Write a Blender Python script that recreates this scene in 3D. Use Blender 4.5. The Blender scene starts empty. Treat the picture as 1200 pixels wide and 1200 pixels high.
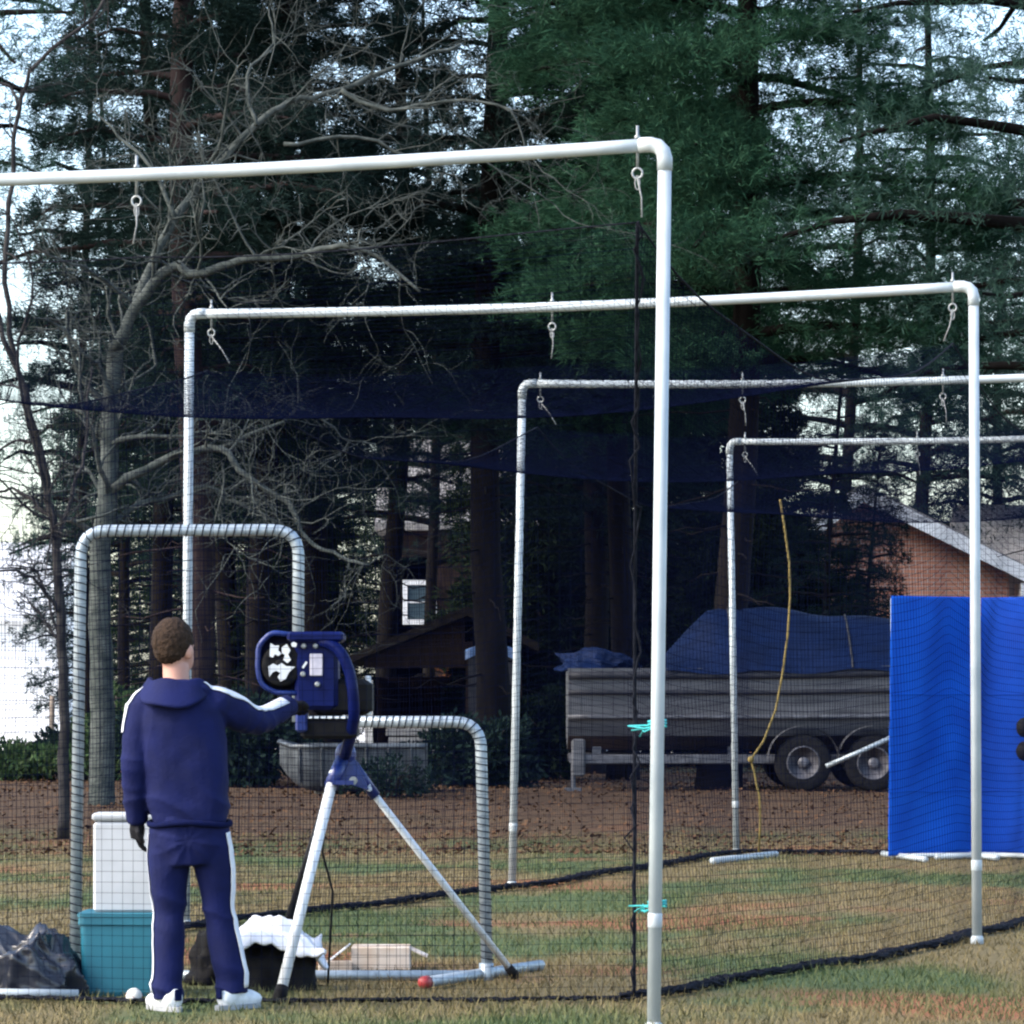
import bpy, math, random
import numpy as np
from mathutils import Vector, Matrix
from mathutils.bvhtree import BVHTree

R = math.radians
scene = bpy.context.scene
col = scene.collection

# ------------------------------------------------------------------ camera, sky, sun, exposure
F = 4400.0 / 1200.0            # focal length in picture widths
EYE = 1.37                     # camera height (m)
cam_d = bpy.data.cameras.new('camera')
cam_d.sensor_width = 36.0
cam_d.lens = 36.0 * F
cam_d.shift_y = (821 - 600) / 1200.0
cam_d.clip_start = 0.1
cam_d.clip_end = 3000
cam = bpy.data.objects.new('camera', cam_d)
cam.location = (0, 0, EYE)
cam.rotation_euler = (R(90), 0, 0)
col.objects.link(cam)
scene.camera = cam

SUN_AZ, SUN_EL = 252.0, 40.0   # to the left, veiled by thin cloud
world = bpy.data.worlds.new('World')
scene.world = world
world.use_nodes = True
wn = world.node_tree.nodes
wl = world.node_tree.links
bg = wn['Background']
sky = wn.new('ShaderNodeTexSky')
sky.sky_type = 'NISHITA'
sky.sun_disc = False
sky.sun_elevation = R(SUN_EL)
sky.sun_rotation = R(SUN_AZ)
sky.air_density = 1.0
sky.dust_density = 2.0
sky.ozone_density = 1.0
wl.new(sky.outputs[0], bg.inputs[0])
bg.inputs[1].default_value = 0.15

sun_d = bpy.data.lights.new('sun', 'SUN')
sun_d.energy = 1.4
sun_d.angle = R(25)
sun_d.color = (1.0, 0.92, 0.80)
sun = bpy.data.objects.new('sun', sun_d)
sd = Vector((math.sin(R(SUN_AZ)) * math.cos(R(SUN_EL)), math.cos(R(SUN_AZ)) * math.cos(R(SUN_EL)), math.sin(R(SUN_EL))))
sun.rotation_euler = sd.to_track_quat('Z', 'Y').to_euler()
sun.location = (0, 0, 30)
col.objects.link(sun)

vs = scene.view_settings
vs.view_transform = 'Standard'
vs.look = 'None'
vs.exposure = 1.9
vs.gamma = 1.0
vs.use_curve_mapping = False
scene.cycles.filter_width = 2.3       # the photograph is a soft one
scene.cycles.max_bounces = 6
scene.cycles.diffuse_bounces = 3
scene.cycles.transparent_max_bounces = 8

# ------------------------------------------------------------------ helpers
def P(x, y, Y):
    """a point of the place from where it stands in the photograph (1200 px) and its distance"""
    s = 4400.0 / Y
    return Vector(((x - 600) / s, Y, EYE - (y - 821) / s))

def sstep(a, b, x):
    t = np.clip((np.asarray(x, float) - a) / (b - a), 0, 1)
    return t * t * (3 - 2 * t)

def gz(X, Y):
    """height of the ground"""
    X = np.asarray(X, float); Y = np.asarray(Y, float)
    return 0.31 * sstep(34.5, 44, Y) + 0.012 * np.sin(X * 1.3 + Y * .7) * np.sin(Y * 1.1 - X * .4) * sstep(13, 15, Y)

def G(X, Y, dz=0.0):
    return Vector((X, Y, float(gz(X, Y)) + dz))

class MB:
    def __init__(s):
        s.v = []; s.f = []
    def add(s, vs_, fs_):
        o = len(s.v)
        s.v += [tuple(p) for p in vs_]
        s.f += [tuple(i + o for i in f) for f in fs_]
        return s
    def box(s, c, size, rot=None):
        hx, hy, hz = size[0] / 2, size[1] / 2, size[2] / 2
        vs_ = [Vector((sx * hx, sy * hy, sz * hz)) for sz in (-1, 1) for sy in (-1, 1) for sx in (-1, 1)]
        if rot is not None:
            vs_ = [rot @ p for p in vs_]
        c = Vector(c)
        return s.add([p + c for p in vs_], [(0, 2, 3, 1), (4, 5, 7, 6), (0, 1, 5, 4), (2, 6, 7, 3), (0, 4, 6, 2), (1, 3, 7, 5)])
    def rbox(s, c, size, b=.01, rot=None):
        """box with chamfered edges"""
        hx, hy, hz = size[0] / 2, size[1] / 2, size[2] / 2
        b = min(b, hx * .9, hy * .9, hz * .9)
        rings = []
        for z, k in ((-hz, 1), (-hz + b, 0), (hz - b, 0), (hz, 1)):
            x, y = hx - b * k, hy - b * k
            rings.append([(x - b, -y), (x, -y + b), (x, y - b), (x - b, y), (-x + b, y), (-x, y - b), (-x, -y + b), (-x + b, -y)])
            rings[-1] = [Vector((p[0], p[1], z)) for p in rings[-1]]
        vs_ = [p for r in rings for p in r]
        if rot is not None:
            vs_ = [rot @ p for p in vs_]
        c = Vector(c)
        fs = [tuple(reversed(range(8))), tuple(range(24, 32))]
        for k in range(3):
            for i in range(8):
                j = (i + 1) % 8
                fs.append((k * 8 + i, k * 8 + j, k * 8 + 8 + j, k * 8 + 8 + i))
        return s.add([p + c for p in vs_], fs)
    def tube(s, pts, rad, n=8, cap=True):
        pts = [Vector(p) for p in pts]
        m = len(pts)
        if not hasattr(rad, '__len__'):
            rad = [rad] * m
        vs_, fs = [], []
        t0 = (pts[1] - pts[0]).normalized()
        ref = Vector((0, 0, 1)) if abs(t0.z) < .9 else Vector((1, 0, 0))
        a = t0.cross(ref).normalized()
        for i in range(m):
            t = (pts[min(i + 1, m - 1)] - pts[max(i - 1, 0)])
            if t.length < 1e-9:
                t = t0.copy()
            t.normalize()
            a = (a - t * a.dot(t))
            if a.length < 1e-6:
                a = t.cross(Vector((.3, .5, .8)))
            a.normalize()
            b = t.cross(a)
            for k in range(n):
                w = 2 * math.pi * k / n
                vs_.append(pts[i] + (a * math.cos(w) + b * math.sin(w)) * rad[i])
        for i in range(m - 1):
            for k in range(n):
                j = (k + 1) % n
                fs.append((i * n + k, i * n + j, (i + 1) * n + j, (i + 1) * n + k))
        if cap:
            fs.append(tuple(reversed(range(n))))
            fs.append(tuple(range((m - 1) * n, m * n)))
        return s.add(vs_, fs)
    def lathe(s, c, axis, prof, n=24, close=False):
        """prof = [(r, h)...] turned about axis through c"""
        c = Vector(c); ax = Vector(axis).normalized()
        a = ax.cross(Vector((0, 0, 1)) if abs(ax.z) < .9 else Vector((1, 0, 0))).normalized()
        b = ax.cross(a)
        vs_, fs = [], []
        m = len(prof)
        for r, h in prof:
            for k in range(n):
                w = 2 * math.pi * k / n
                vs_.append(c + ax * h + (a * math.cos(w) + b * math.sin(w)) * r)
        for i in range(m if close else m - 1):
            i2 = (i + 1) % m
            for k in range(n):
                j = (k + 1) % n
                fs.append((i * n + k, i * n + j, i2 * n + j, i2 * n + k))
        if not close:
            fs.append(tuple(reversed(range(n)))); fs.append(tuple(range((m - 1) * n, m * n)))
        return s.add(vs_, fs)
    def ell(s, c, rx, ry, rz, n=14, m=9, rot=None):
        vs_, fs = [], []
        c = Vector(c)
        for i in range(m + 1):
            th = math.pi * i / m
            for k in range(n):
                w = 2 * math.pi * k / n
                p = Vector((rx * math.sin(th) * math.cos(w), ry * math.sin(th) * math.sin(w), rz * math.cos(th)))
                vs_.append(c + (rot @ p if rot is not None else p))
        for i in range(m):
            for k in range(n):
                j = (k + 1) % n
                fs.append((i * n + k, (i + 1) * n + k, (i + 1) * n + j, i * n + j))
        return s.add(vs_, fs)
    def grid(s, fn, nu, nv):
        vs_ = [fn(i / nu, j / nv) for i in range(nu + 1) for j in range(nv + 1)]
        fs = [(i * (nv + 1) + j, (i + 1) * (nv + 1) + j, (i + 1) * (nv + 1) + j + 1, i * (nv + 1) + j + 1) for i in range(nu) for j in range(nv)]
        return s.add(vs_, fs)
    def prism(s, poly, d):
        """polygon (3-D points) pushed along vector d"""
        d = Vector(d); n = len(poly)
        vs_ = [Vector(p) for p in poly] + [Vector(p) + d for p in poly]
        fs = [tuple(range(n)), tuple(reversed(range(n, 2 * n)))]
        for i in range(n):
            j = (i + 1) % n
            fs.append((j, i, n + i, n + j))
        return s.add(vs_, fs)

def root_loc(o):
    p = Vector((0, 0, 0))
    while o is not None:
        p += o.location
        o = o.parent
    return p

def mesh_obj(name, mesh, mat, parent=None):
    o = bpy.data.objects.new(name, mesh)
    if mat is not None:
        mesh.materials.clear(); mesh.materials.append(mat)
    col.objects.link(o)
    o.parent = parent
    return o

def build(name, mb, mat, parent=None, smooth=False, loc=None):
    """mb holds world coordinates; the object's origin is its root's (or loc)"""
    off = root_loc(parent) if parent is not None else (Vector(loc) if loc is not None else Vector((0, 0, 0)))
    me = bpy.data.meshes.new(name)
    me.from_pydata([(p[0] - off.x, p[1] - off.y, p[2] - off.z) for p in mb.v], [], mb.f)
    if smooth:
        me.polygons.foreach_set('use_smooth', [True] * len(me.polygons))
    me.update()
    o = mesh_obj(name, me, mat, parent)
    if parent is None and loc is not None:
        o.location = loc
    return o

def np_mesh(name, verts, faces):
    """verts (N,3), faces (M,k) arrays"""
    me = bpy.data.meshes.new(name)
    verts = np.ascontiguousarray(verts, dtype=np.float32); faces = np.ascontiguousarray(faces, dtype=np.int32)
    k = faces.shape[1]
    me.vertices.add(len(verts)); me.vertices.foreach_set('co', verts.ravel())
    me.loops.add(faces.size); me.loops.foreach_set('vertex_index', faces.ravel())
    me.polygons.add(len(faces))
    me.polygons.foreach_set('loop_start', np.arange(0, faces.size, k, dtype=np.int32))
    me.polygons.foreach_set('loop_total', np.full(len(faces), k, dtype=np.int32))
    me.update(calc_edges=True)
    return me

def tag(o, label=None, cat=None, group=None, kind=None):
    if label: o['label'] = label
    if cat: o['category'] = cat
    if group: o['group'] = group
    if kind: o['kind'] = kind
    return o

def thing(name, loc, label, cat, group=None):
    o = bpy.data.objects.new(name, None)
    o.empty_display_size = .2
    o.location = loc
    col.objects.link(o)
    return tag(o, label, cat, group)

def fused(name, mb, mat, parent, voxel=.012, smooth=8, disp=None, fac=.5):
    """one continuous skin grown over overlapping shapes"""
    o = build(name, mb, mat, parent)
    m = o.modifiers.new('r', 'REMESH'); m.mode = 'VOXEL'; m.voxel_size = voxel; m.use_smooth_shade = True
    m = o.modifiers.new('s', 'SMOOTH'); m.iterations = smooth; m.factor = fac
    for (size, st) in (disp or []):
        tx = bpy.data.textures.new('folds', 'CLOUDS'); tx.noise_scale = size; tx.noise_depth = 1
        m = o.modifiers.new('d', 'DISPLACE'); m.texture = tx; m.strength = st; m.mid_level = .5
    dg = bpy.context.evaluated_depsgraph_get()
    me = bpy.data.meshes.new_from_object(o.evaluated_get(dg))
    o.modifiers.clear()
    old = o.data
    o.data = me
    me.materials.clear(); me.materials.append(mat)
    me.polygons.foreach_set('use_smooth', [True] * len(me.polygons))
    bpy.data.meshes.remove(old)
    return o

def crumpled(loc, rx, ry, rz, seed):
    r = random.Random(seed); ks = []
    for fq, am in ((2.2, .10), (2.8, .09), (4.2, .075), (5.2, .06), (7.5, .032), (9.0, .022), (12, .010), (14, .008)):
        a = Vector((r.gauss(0, 1), r.gauss(0, 1), r.gauss(0, 1))).normalized() * fq
        ks.append((a, Vector((r.gauss(0, 1), r.gauss(0, 1), r.gauss(0, 1))).normalized() * fq, am, r.uniform(0, 6)))
    mb = MB(); n, m = 120, 60; vs_, fs = [], []
    for i in range(m + 1):
        th = math.pi * .5 * i / m
        for k in range(n):
            w = 2 * math.pi * k / n
            u = Vector((math.sin(th) * math.cos(w), math.sin(th) * math.sin(w), math.cos(th)))
            f = .92
            for a, b, am, ph in ks:
                f += am * (1 - 2 * abs(math.sin(u.dot(a) + ph + .9 * math.sin(u.dot(b)))) ** .8)
            vs_.append(Vector(loc) + Vector((u.x * rx * f, u.y * ry * f, u.z * rz * f)))
    for i in range(m):
        for k in range(n):
            j = (k + 1) % n; fs.append((i * n + k, (i + 1) * n + k, (i + 1) * n + j, i * n + j))
    return mb.add(vs_, fs)

# ------------------------------------------------------------------ materials
def mat(name, c1, c2=None, scale=8.0, rough=.7, metal=0.0, bump=0.0, bscale=None, island=0.0, spec=.5, stretch=None, detail=4.0, coord='Object'):
    m = bpy.data.materials.new(name); m.use_nodes = True
    nt = m.node_tree; n = nt.nodes; l = nt.links
    b = n['Principled BSDF']
    b.inputs['Roughness'].default_value = rough
    b.inputs['Metallic'].default_value = metal
    if max(c1) < .06 and rough > .45: spec = min(spec, .12)      # dark matt stuff: bark, rubber, nylon
    b.inputs['Specular IOR Level'].default_value = spec
    b.inputs['Base Color'].default_value = (*c1, 1)
    tc = n.new('ShaderNodeTexCoord')
    src = tc.outputs[coord]
    if stretch:
        mp = n.new('ShaderNodeMapping'); mp.inputs['Scale'].default_value = stretch
        l.new(src, mp.inputs['Vector']); src = mp.outputs[0]
    if c2 is not None:
        nz = n.new('ShaderNodeTexNoise'); nz.inputs['Scale'].default_value = scale; nz.inputs['Detail'].default_value = detail
        l.new(src, nz.inputs['Vector'])
        rp = n.new('ShaderNodeValToRGB'); rp.color_ramp.elements[0].position = .35; rp.color_ramp.elements[1].position = .65
        rp.color_ramp.elements[0].color = (*c1, 1); rp.color_ramp.elements[1].color = (*c2, 1)
        l.new(nz.outputs['Fac'], rp.inputs['Fac'])
        out = rp.outputs[0]
        if island > 0:
            ge = n.new('ShaderNodeNewGeometry')
            mx = n.new('ShaderNodeMix'); mx.data_type = 'RGBA'
            mx.inputs['Factor'].default_value = island
            r2 = n.new('ShaderNodeValToRGB')
            r2.color_ramp.elements[0].color = (*c1, 1); r2.color_ramp.elements[1].color = (*c2, 1)
            l.new(ge.outputs['Random Per Island'], r2.inputs['Fac'])
            l.new(out, mx.inputs['A']); l.new(r2.outputs[0], mx.inputs['B'])
            out = mx.outputs['Result']
        l.new(out, b.inputs['Base Color'])
    if bump > 0:
        nb = n.new('ShaderNodeTexNoise'); nb.inputs['Scale'].default_value = bscale or scale * 3; nb.inputs['Detail'].default_value = 5
        l.new(src, nb.inputs['Vector'])
        bp = n.new('ShaderNodeBump'); bp.inputs['Strength'].default_value = bump; bp.inputs['Distance'].default_value = .02
        l.new(nb.outputs['Fac'], bp.inputs['Height']); l.new(bp.outputs[0], b.inputs['Normal'])
    return m

def foliage(name, c1, c2, c3, trans=.25):
    m = bpy.data.materials.new(name); m.use_nodes = True
    nt = m.node_tree; n = nt.nodes; l = nt.links
    n.remove(n['Principled BSDF'])
    out = n['Material Output']
    ge = n.new('ShaderNodeNewGeometry')
    tc = n.new('ShaderNodeTexCoord')
    nz = n.new('ShaderNodeTexNoise'); nz.inputs['Scale'].default_value = .9; nz.inputs['Detail'].default_value = 3
    l.new(tc.outputs['Object'], nz.inputs['Vector'])
    ad = n.new('ShaderNodeMath'); ad.operation = 'MULTIPLY_ADD'; ad.inputs[1].default_value = .55; 
    l.new(ge.outputs['Random Per Island'], ad.inputs[0])
    ml = n.new('ShaderNodeMath'); ml.operation = 'MULTIPLY'; ml.inputs[1].default_value = .5
    l.new(nz.outputs['Fac'], ml.inputs[0]); l.new(ml.outputs[0], ad.inputs[2])
    rp = n.new('ShaderNodeValToRGB')
    e = rp.color_ramp.elements
    e[0].position = .12; e[0].color = (*c1, 1); e[1].position = .9; e[1].color = (*c3, 1)
    q = e.new(.55); q.color = (*c2, 1)
    l.new(ad.outputs[0], rp.inputs['Fac'])
    d = n.new('ShaderNodeBsdfDiffuse'); t = n.new('ShaderNodeBsdfTranslucent')
    l.new(rp.outputs[0], d.inputs[0]); l.new(rp.outputs[0], t.inputs[0])
    mx = n.new('ShaderNodeMixShader'); mx.inputs[0].default_value = trans
    l.new(d.outputs[0], mx.inputs[1]); l.new(t.outputs[0], mx.inputs[2]); l.new(mx.outputs[0], out.inputs[0])
    return m

M = {}
M['pipe'] = mat('white_pipe', (.44, .49, .51), (.34, .39, .42), 5, rough=.42, bump=.06, detail=8.0)
M['fitting'] = mat('pipe_fitting', (.46, .51, .52), (.36, .40, .42), 20, rough=.45, bump=.05)
M['galv'] = mat('galvanised_pipe', (.40, .46, .50), (.27, .32, .36), 30, rough=.42, metal=.35, bump=.05)
M['steel'] = mat('zinc_hardware', (.34, .36, .36), (.22, .24, .25), 60, rough=.4, metal=.5)
M['net'] = mat('net_twine', (.0035, .0055, .019), rough=.95, spec=.0)
M['lace'] = mat('net_lacing', (.005, .006, .010), (.014, .016, .024), 40, rough=.95, spec=.1)
M['rope_white'] = mat('white_cord', (.30, .31, .31), (.20, .21, .21), 90, rough=.9, bump=.2)
M['rope_yellow'] = mat('yellow_cord', (.20, .145, .035), (.13, .095, .025), 30, rough=.8, bump=.2)
M['teal_cord'] = mat('teal_cord', (.03, .42, .42), (.02, .30, .33), 40, rough=.7)
M['navy'] = mat('navy_knit', (.0022, .0062, .060), (.0016, .0046, .043), 9, rough=.85, bump=.15, bscale=60, spec=.25)
M['navydark'] = mat('dark_navy_rib', (.0020, .0050, .040), (.0015, .0036, .028), 60, rough=.9, spec=.2)
M['white_cloth'] = mat('white_stripe_cloth', (.72, .73, .76), (.60, .62, .68), 20, rough=.85, bump=.1)
M['skin'] = mat('skin', (.50, .27, .20), (.44, .22, .16), 14, rough=.55)
M['hair'] = mat('short_brown_hair', (.018, .011, .008), (.046, .028, .018), 60, rough=.7, bump=.6, bscale=120)
M['glove'] = mat('black_glove', (.005, .005, .007), (.012, .012, .015), 30, rough=.7, bump=.1)
M['shoe'] = mat('white_shoe_leather', (.70, .72, .74), (.56, .58, .60), 25, rough=.5, bump=.06)
M['sole'] = mat('grey_shoe_sole', (.35, .36, .37), (.25, .26, .27), 30, rough=.8)
M['mblue'] = mat('machine_blue_paint', (.002, .007, .072), (.0015, .005, .052), 12, spec=.12, rough=.4, bump=.03)
M['mblue2'] = mat('bracket_blue_paint', (.004, .020, .15), (.003, .015, .11), 14, rough=.4)
M['legwhite'] = mat('tripod_white_tube', (.70, .73, .74), (.58, .61, .64), 18, rough=.35)
M['rubber'] = mat('black_rubber', (.006, .006, .007), (.013, .013, .014), 25, rough=.8, bump=.1)
M['blackmetal'] = mat('black_motor_casing', (.004, .004, .005), (.008, .008, .010), 20, rough=.55, spec=.25)
M['plate'] = mat('pale_control_plate', (.55, .52, .58), (.45, .43, .50), 30, rough=.5)
M['bluetarp'] = mat('blue_tarp', (.003, .085, .50), (.002, .062, .41), 3, rough=.6, bump=.15, bscale=9, spec=.15)
M['bluetarp_shaded'] = mat('shaded_blue_tarp', (.001, .040, .30), (.001, .030, .24), 3, rough=.65, bump=.15, bscale=9, spec=.1)  # same blue tarp, with the turned panel's shade put into the colour
M['darktarp'] = mat('dark_blue_cover', (.0015, .009, .042), (.001, .006, .026), 3, rough=.7, spec=.1, bump=.3, bscale=9)
M['bag'] = mat('black_plastic_bag', (.010, .012, .020), (.022, .027, .040), 5, rough=.22, bump=.25, bscale=12)
M['teal'] = mat('teal_plastic', (.016, .15, .21), (.012, .12, .17), 5, rough=.45, bump=.04)
M['whitebox'] = mat('white_foam', (.52, .54, .56), (.44, .46, .48), 4, rough=.7, bump=.05)
M['blackbag'] = mat('black_nylon', (.004, .004, .005), (.009, .009, .010), 12, rough=.75, bump=.3)
M['card'] = mat('tan_cardboard', (.50, .38, .28), (.62, .55, .48), 7, rough=.85)
M['ball'] = mat('white_baseball', (.74, .74, .70), (.6, .58, .54), 30, rough=.6)
M['red'] = mat('red_cap', (.32, .03, .03), (.24, .03, .03), 20, rough=.5)
M['alu'] = mat('dull_aluminium', (.085, .10, .115), (.04, .048, .056), 6, rough=.45, metal=.3, bump=.06)
M['hull'] = mat('grey_boat_hull', (.080, .083, .092), (.036, .038, .044), 2.2, rough=.5, bump=.08, stretch=(.6, 1, 5))
M['hulldark'] = mat('dark_hull_trim', (.02, .022, .028), (.035, .036, .042), 9, rough=.6)
M['trailer'] = mat('trailer_steel', (.10, .105, .12), (.05, .052, .06), 12, rough=.6, metal=.3)
M['rim'] = mat('dull_wheel_rim', (.12, .12, .14), (.06, .06, .07), 12, rough=.5, metal=.3)
M['bark'] = mat('dark_pine_bark', (.003, .0025, .0023), (.0075, .006, .0056), 5, rough=.95, bump=.9, bscale=9, stretch=(1, 1, .25))
M['bark2'] = mat('reddish_pine_bark', (.016, .011, .012), (.034, .024, .024), 5, rough=.95, bump=.9, bscale=9, stretch=(1, 1, .25))
M['greybark'] = mat('grey_lichen_bark', (.034, .042, .040), (.078, .088, .082), 7, rough=.95, bump=.6, bscale=30)
M['blackbark'] = mat('blackish_twig_bark', (.016, .016, .018), (.04, .038, .038), 7, rough=.95, bump=.5)
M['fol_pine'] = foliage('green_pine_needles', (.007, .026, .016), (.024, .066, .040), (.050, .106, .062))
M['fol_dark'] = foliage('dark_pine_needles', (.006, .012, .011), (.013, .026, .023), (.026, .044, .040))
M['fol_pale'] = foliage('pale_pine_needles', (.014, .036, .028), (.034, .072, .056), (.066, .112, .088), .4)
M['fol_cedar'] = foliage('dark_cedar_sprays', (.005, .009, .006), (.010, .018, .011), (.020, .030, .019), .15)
M['fol_shrub'] = foliage('green_shrub_leaves', (.02, .045, .02), (.05, .09, .04), (.09, .12, .06))
M['fol_rust'] = foliage('rusty_dry_leaves', (.05, .018, .01), (.10, .04, .022), (.15, .075, .045))
M['wood'] = mat('dark_brown_planks', (.016, .010, .008), (.030, .019, .016), 4, rough=.9, bump=.4, stretch=(3, 3, .5))
M['shingle'] = mat('dark_brown_shingles', (.014, .011, .009), (.026, .021, .018), 9, rough=.95, bump=.6)
M['whitetrim'] = mat('white_painted_trim', (.76, .77, .78), (.66, .67, .69), 6, rough=.55)
M['greyroof'] = mat('grey_roof_shingles', (.16, .15, .15), (.25, .24, .23), 11, rough=.95, bump=.5)
M['palemetal'] = mat('pale_metal_roof', (.62, .63, .64), (.52, .53, .55), 3, rough=.5)
M['siding'] = mat('pale_blue_siding', (.50, .55, .60), (.42, .47, .52), 3, rough=.7)
M['glass'] = mat('dim_window_glass', (.05, .08, .10), (.03, .05, .065), 3, rough=.12)
M['wire'] = mat('fence_wire', (.12, .12, .12), (.2, .2, .2), 20, rough=.6, metal=.5)
M['post_wood'] = mat('weathered_fence_post', (.14, .11, .09), (.22, .18, .15), 8, rough=.9, bump=.5)
M['block'] = mat('concrete_block', (.24, .23, .22), (.33, .32, .30), 10, rough=.95, bump=.4)

def brick_mat():
    m = bpy.data.materials.new('orange_brick'); m.use_nodes = True
    nt = m.node_tree; n = nt.nodes; l = nt.links
    b = n['Principled BSDF']; b.inputs['Roughness'].default_value = .9
    tc = n.new('ShaderNodeTexCoord')
    sp = n.new('ShaderNodeSeparateXYZ'); cb = n.new('ShaderNodeCombineXYZ')
    l.new(tc.outputs['Object'], sp.inputs[0])
    ad = n.new('ShaderNodeMath'); l.new(sp.outputs[0], ad.inputs[0]); l.new(sp.outputs[1], ad.inputs[1])
    l.new(ad.outputs[0], cb.inputs[0]); l.new(sp.outputs[2], cb.inputs[1])
    br = n.new('ShaderNodeTexBrick')
    br.inputs['Scale'].default_value = 1.0
    br.inputs['Brick Width'].default_value = .215; br.inputs['Row Height'].default_value = .075; br.inputs['Mortar Size'].default_value = .008
    br.inputs['Color1'].default_value = (.58, .25, .15, 1); br.inputs['Color2'].default_value = (.48, .19, .115, 1)
    br.inputs['Mortar'].default_value = (.42, .34, .29, 1)
    l.new(cb.outputs[0], br.inputs['Vector']); l.new(br.outputs['Color'], b.inputs['Base Color'])
    bp = n.new('ShaderNodeBump'); bp.inputs['Strength'].default_value = .5; bp.inputs['Distance'].default_value = .01; bp.invert = True
    l.new(br.outputs['Fac'], bp.inputs['Height']); l.new(bp.outputs[0], b.inputs['Normal'])
    return m
M['brick'] = brick_mat()

def ground_mat():
    m = bpy.data.materials.new('dormant_lawn'); m.use_nodes = True
    nt = m.node_tree; n = nt.nodes; l = nt.links
    b = n['Principled BSDF']; b.inputs['Roughness'].default_value = .95; b.inputs['Specular IOR Level'].default_value = .2
    tc = n.new('ShaderNodeTexCoord'); sp = n.new('ShaderNodeSeparateXYZ'); l.new(tc.outputs['Object'], sp.inputs[0])
    def noise(scale, detail=4, st=(1, 1, 1)):
        mp = n.new('ShaderNodeMapping'); mp.inputs['Scale'].default_value = st; l.new(tc.outputs['Object'], mp.inputs[0])
        z = n.new('ShaderNodeTexNoise'); z.inputs['Scale'].default_value = scale; z.inputs['Detail'].default_value = detail
        l.new(mp.outputs[0], z.inputs['Vector']); return z.outputs['Fac']
    def ramp(fac, a, c):
        r = n.new('ShaderNodeMapRange'); r.inputs[1].default_value = a; r.inputs[2].default_value = c; r.interpolation_type = 'SMOOTHSTEP'
        l.new(fac, r.inputs[0]); return r.outputs[0]
    def mix(fac, A, B):
        x = n.new('ShaderNodeMix'); x.data_type = 'RGBA'
        if isinstance(fac, float): x.inputs['Factor'].default_value = fac
        else: l.new(fac, x.inputs['Factor'])
        for k, v in (('A', A), ('B', B)):
            if isinstance(v, tuple): x.inputs[k].default_value = (*v, 1)
            else: l.new(v, x.inputs[k])
        return x.outputs['Result']
    straw = mix(noise(26, 6), (.100, .080, .038), (.175, .138, .068))
    green = mix(noise(22, 6), (.040, .066, .028), (.078, .105, .042))
    lawn = mix(ramp(noise(.55, 4, (1, .55, 1)),   .46, .58), straw, green)
    clay = mix(noise(18, 5), (.19, .066, .032), (.24, .105, .052))
    lawn = mix(ramp(noise(.42, 5, (.8, .8, 1)), .54, .66), lawn, clay)
    litter = mix(noise(9, 7), (.034, .020, .011), (.080, .048, .026))
    def jit(k):
        a = n.new('ShaderNodeMath'); a.operation = 'MULTIPLY_ADD'; a.inputs[1].default_value = k
        l.new(noise(.5, 4), a.inputs[0]); l.new(sp.outputs[1], a.inputs[2]); return a.outputs[0]
    c = mix(ramp(jit(7.0), 35.5, 42.5), lawn, litter)
    moss = mix(noise(3, 5), (.035, .055, .03), (.07, .075, .045))
    c = mix(ramp(jit(8.0), 58.0, 63.0), c, moss)
    pale = mix(noise(.4, 5), (.62, .60, .55), (.74, .72, .68))  # far field: its sunlit glare is painted in as near-white ground
    c = mix(ramp(jit(6.0), 74.0, 80.0), c, pale)
    l.new(c, b.inputs['Base Color'])
    bp = n.new('ShaderNodeBump'); bp.inputs['Strength'].default_value = .7; bp.inputs['Distance'].default_value = .03
    l.new(noise(35, 6), bp.inputs['Height']); l.new(bp.outputs[0], b.inputs['Normal'])
    return m
M['ground'] = ground_mat()

def grass_mat():
    m = bpy.data.materials.new('grass_blades'); m.use_nodes = True
    nt = m.node_tree; n = nt.nodes; l = nt.links
    b = n['Principled BSDF']; b.inputs['Roughness'].default_value = .8; b.inputs['Specular IOR Level'].default_value = .2
    tc = n.new('ShaderNodeTexCoord'); ge = n.new('ShaderNodeNewGeometry')
    mp = n.new('ShaderNodeMapping'); mp.inputs['Scale'].default_value = (1, .55, 1); l.new(tc.outputs['Object'], mp.inputs[0])
    z = n.new('ShaderNodeTexNoise'); z.inputs['Scale'].default_value = .55; z.inputs['Detail'].default_value = 4; l.new(mp.outputs[0], z.inputs['Vector'])
    r = n.new('ShaderNodeMapRange'); r.inputs[1].default_value = .45; r.inputs[2].default_value = .58; l.new(z.outputs['Fac'], r.inputs[0])
    def isl(a, c):
        x = n.new('ShaderNodeMix'); x.data_type = 'RGBA'; x.inputs['A'].default_value = (*a, 1); x.inputs['B'].default_value = (*c, 1)
        l.new(ge.outputs['Random Per Island'], x.inputs['Factor']); return x.outputs['Result']
    x = n.new('ShaderNodeMix'); x.data_type = 'RGBA'
    l.new(r.outputs[0], x.inputs['Factor']); l.new(isl((.086, .068, .028), (.205, .162, .080)), x.inputs['A']); l.new(isl((.036, .066, .024), (.115, .130, .052)), x.inputs['B'])
    l.new(x.outputs['Result'], b.inputs['Base Color'])
    return m
M['grass'] = grass_mat()
M['litter'] = mat('fallen_leaves', (.045, .026, .014), (.11, .060, .032), 3, rough=.9, island=.8)

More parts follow.
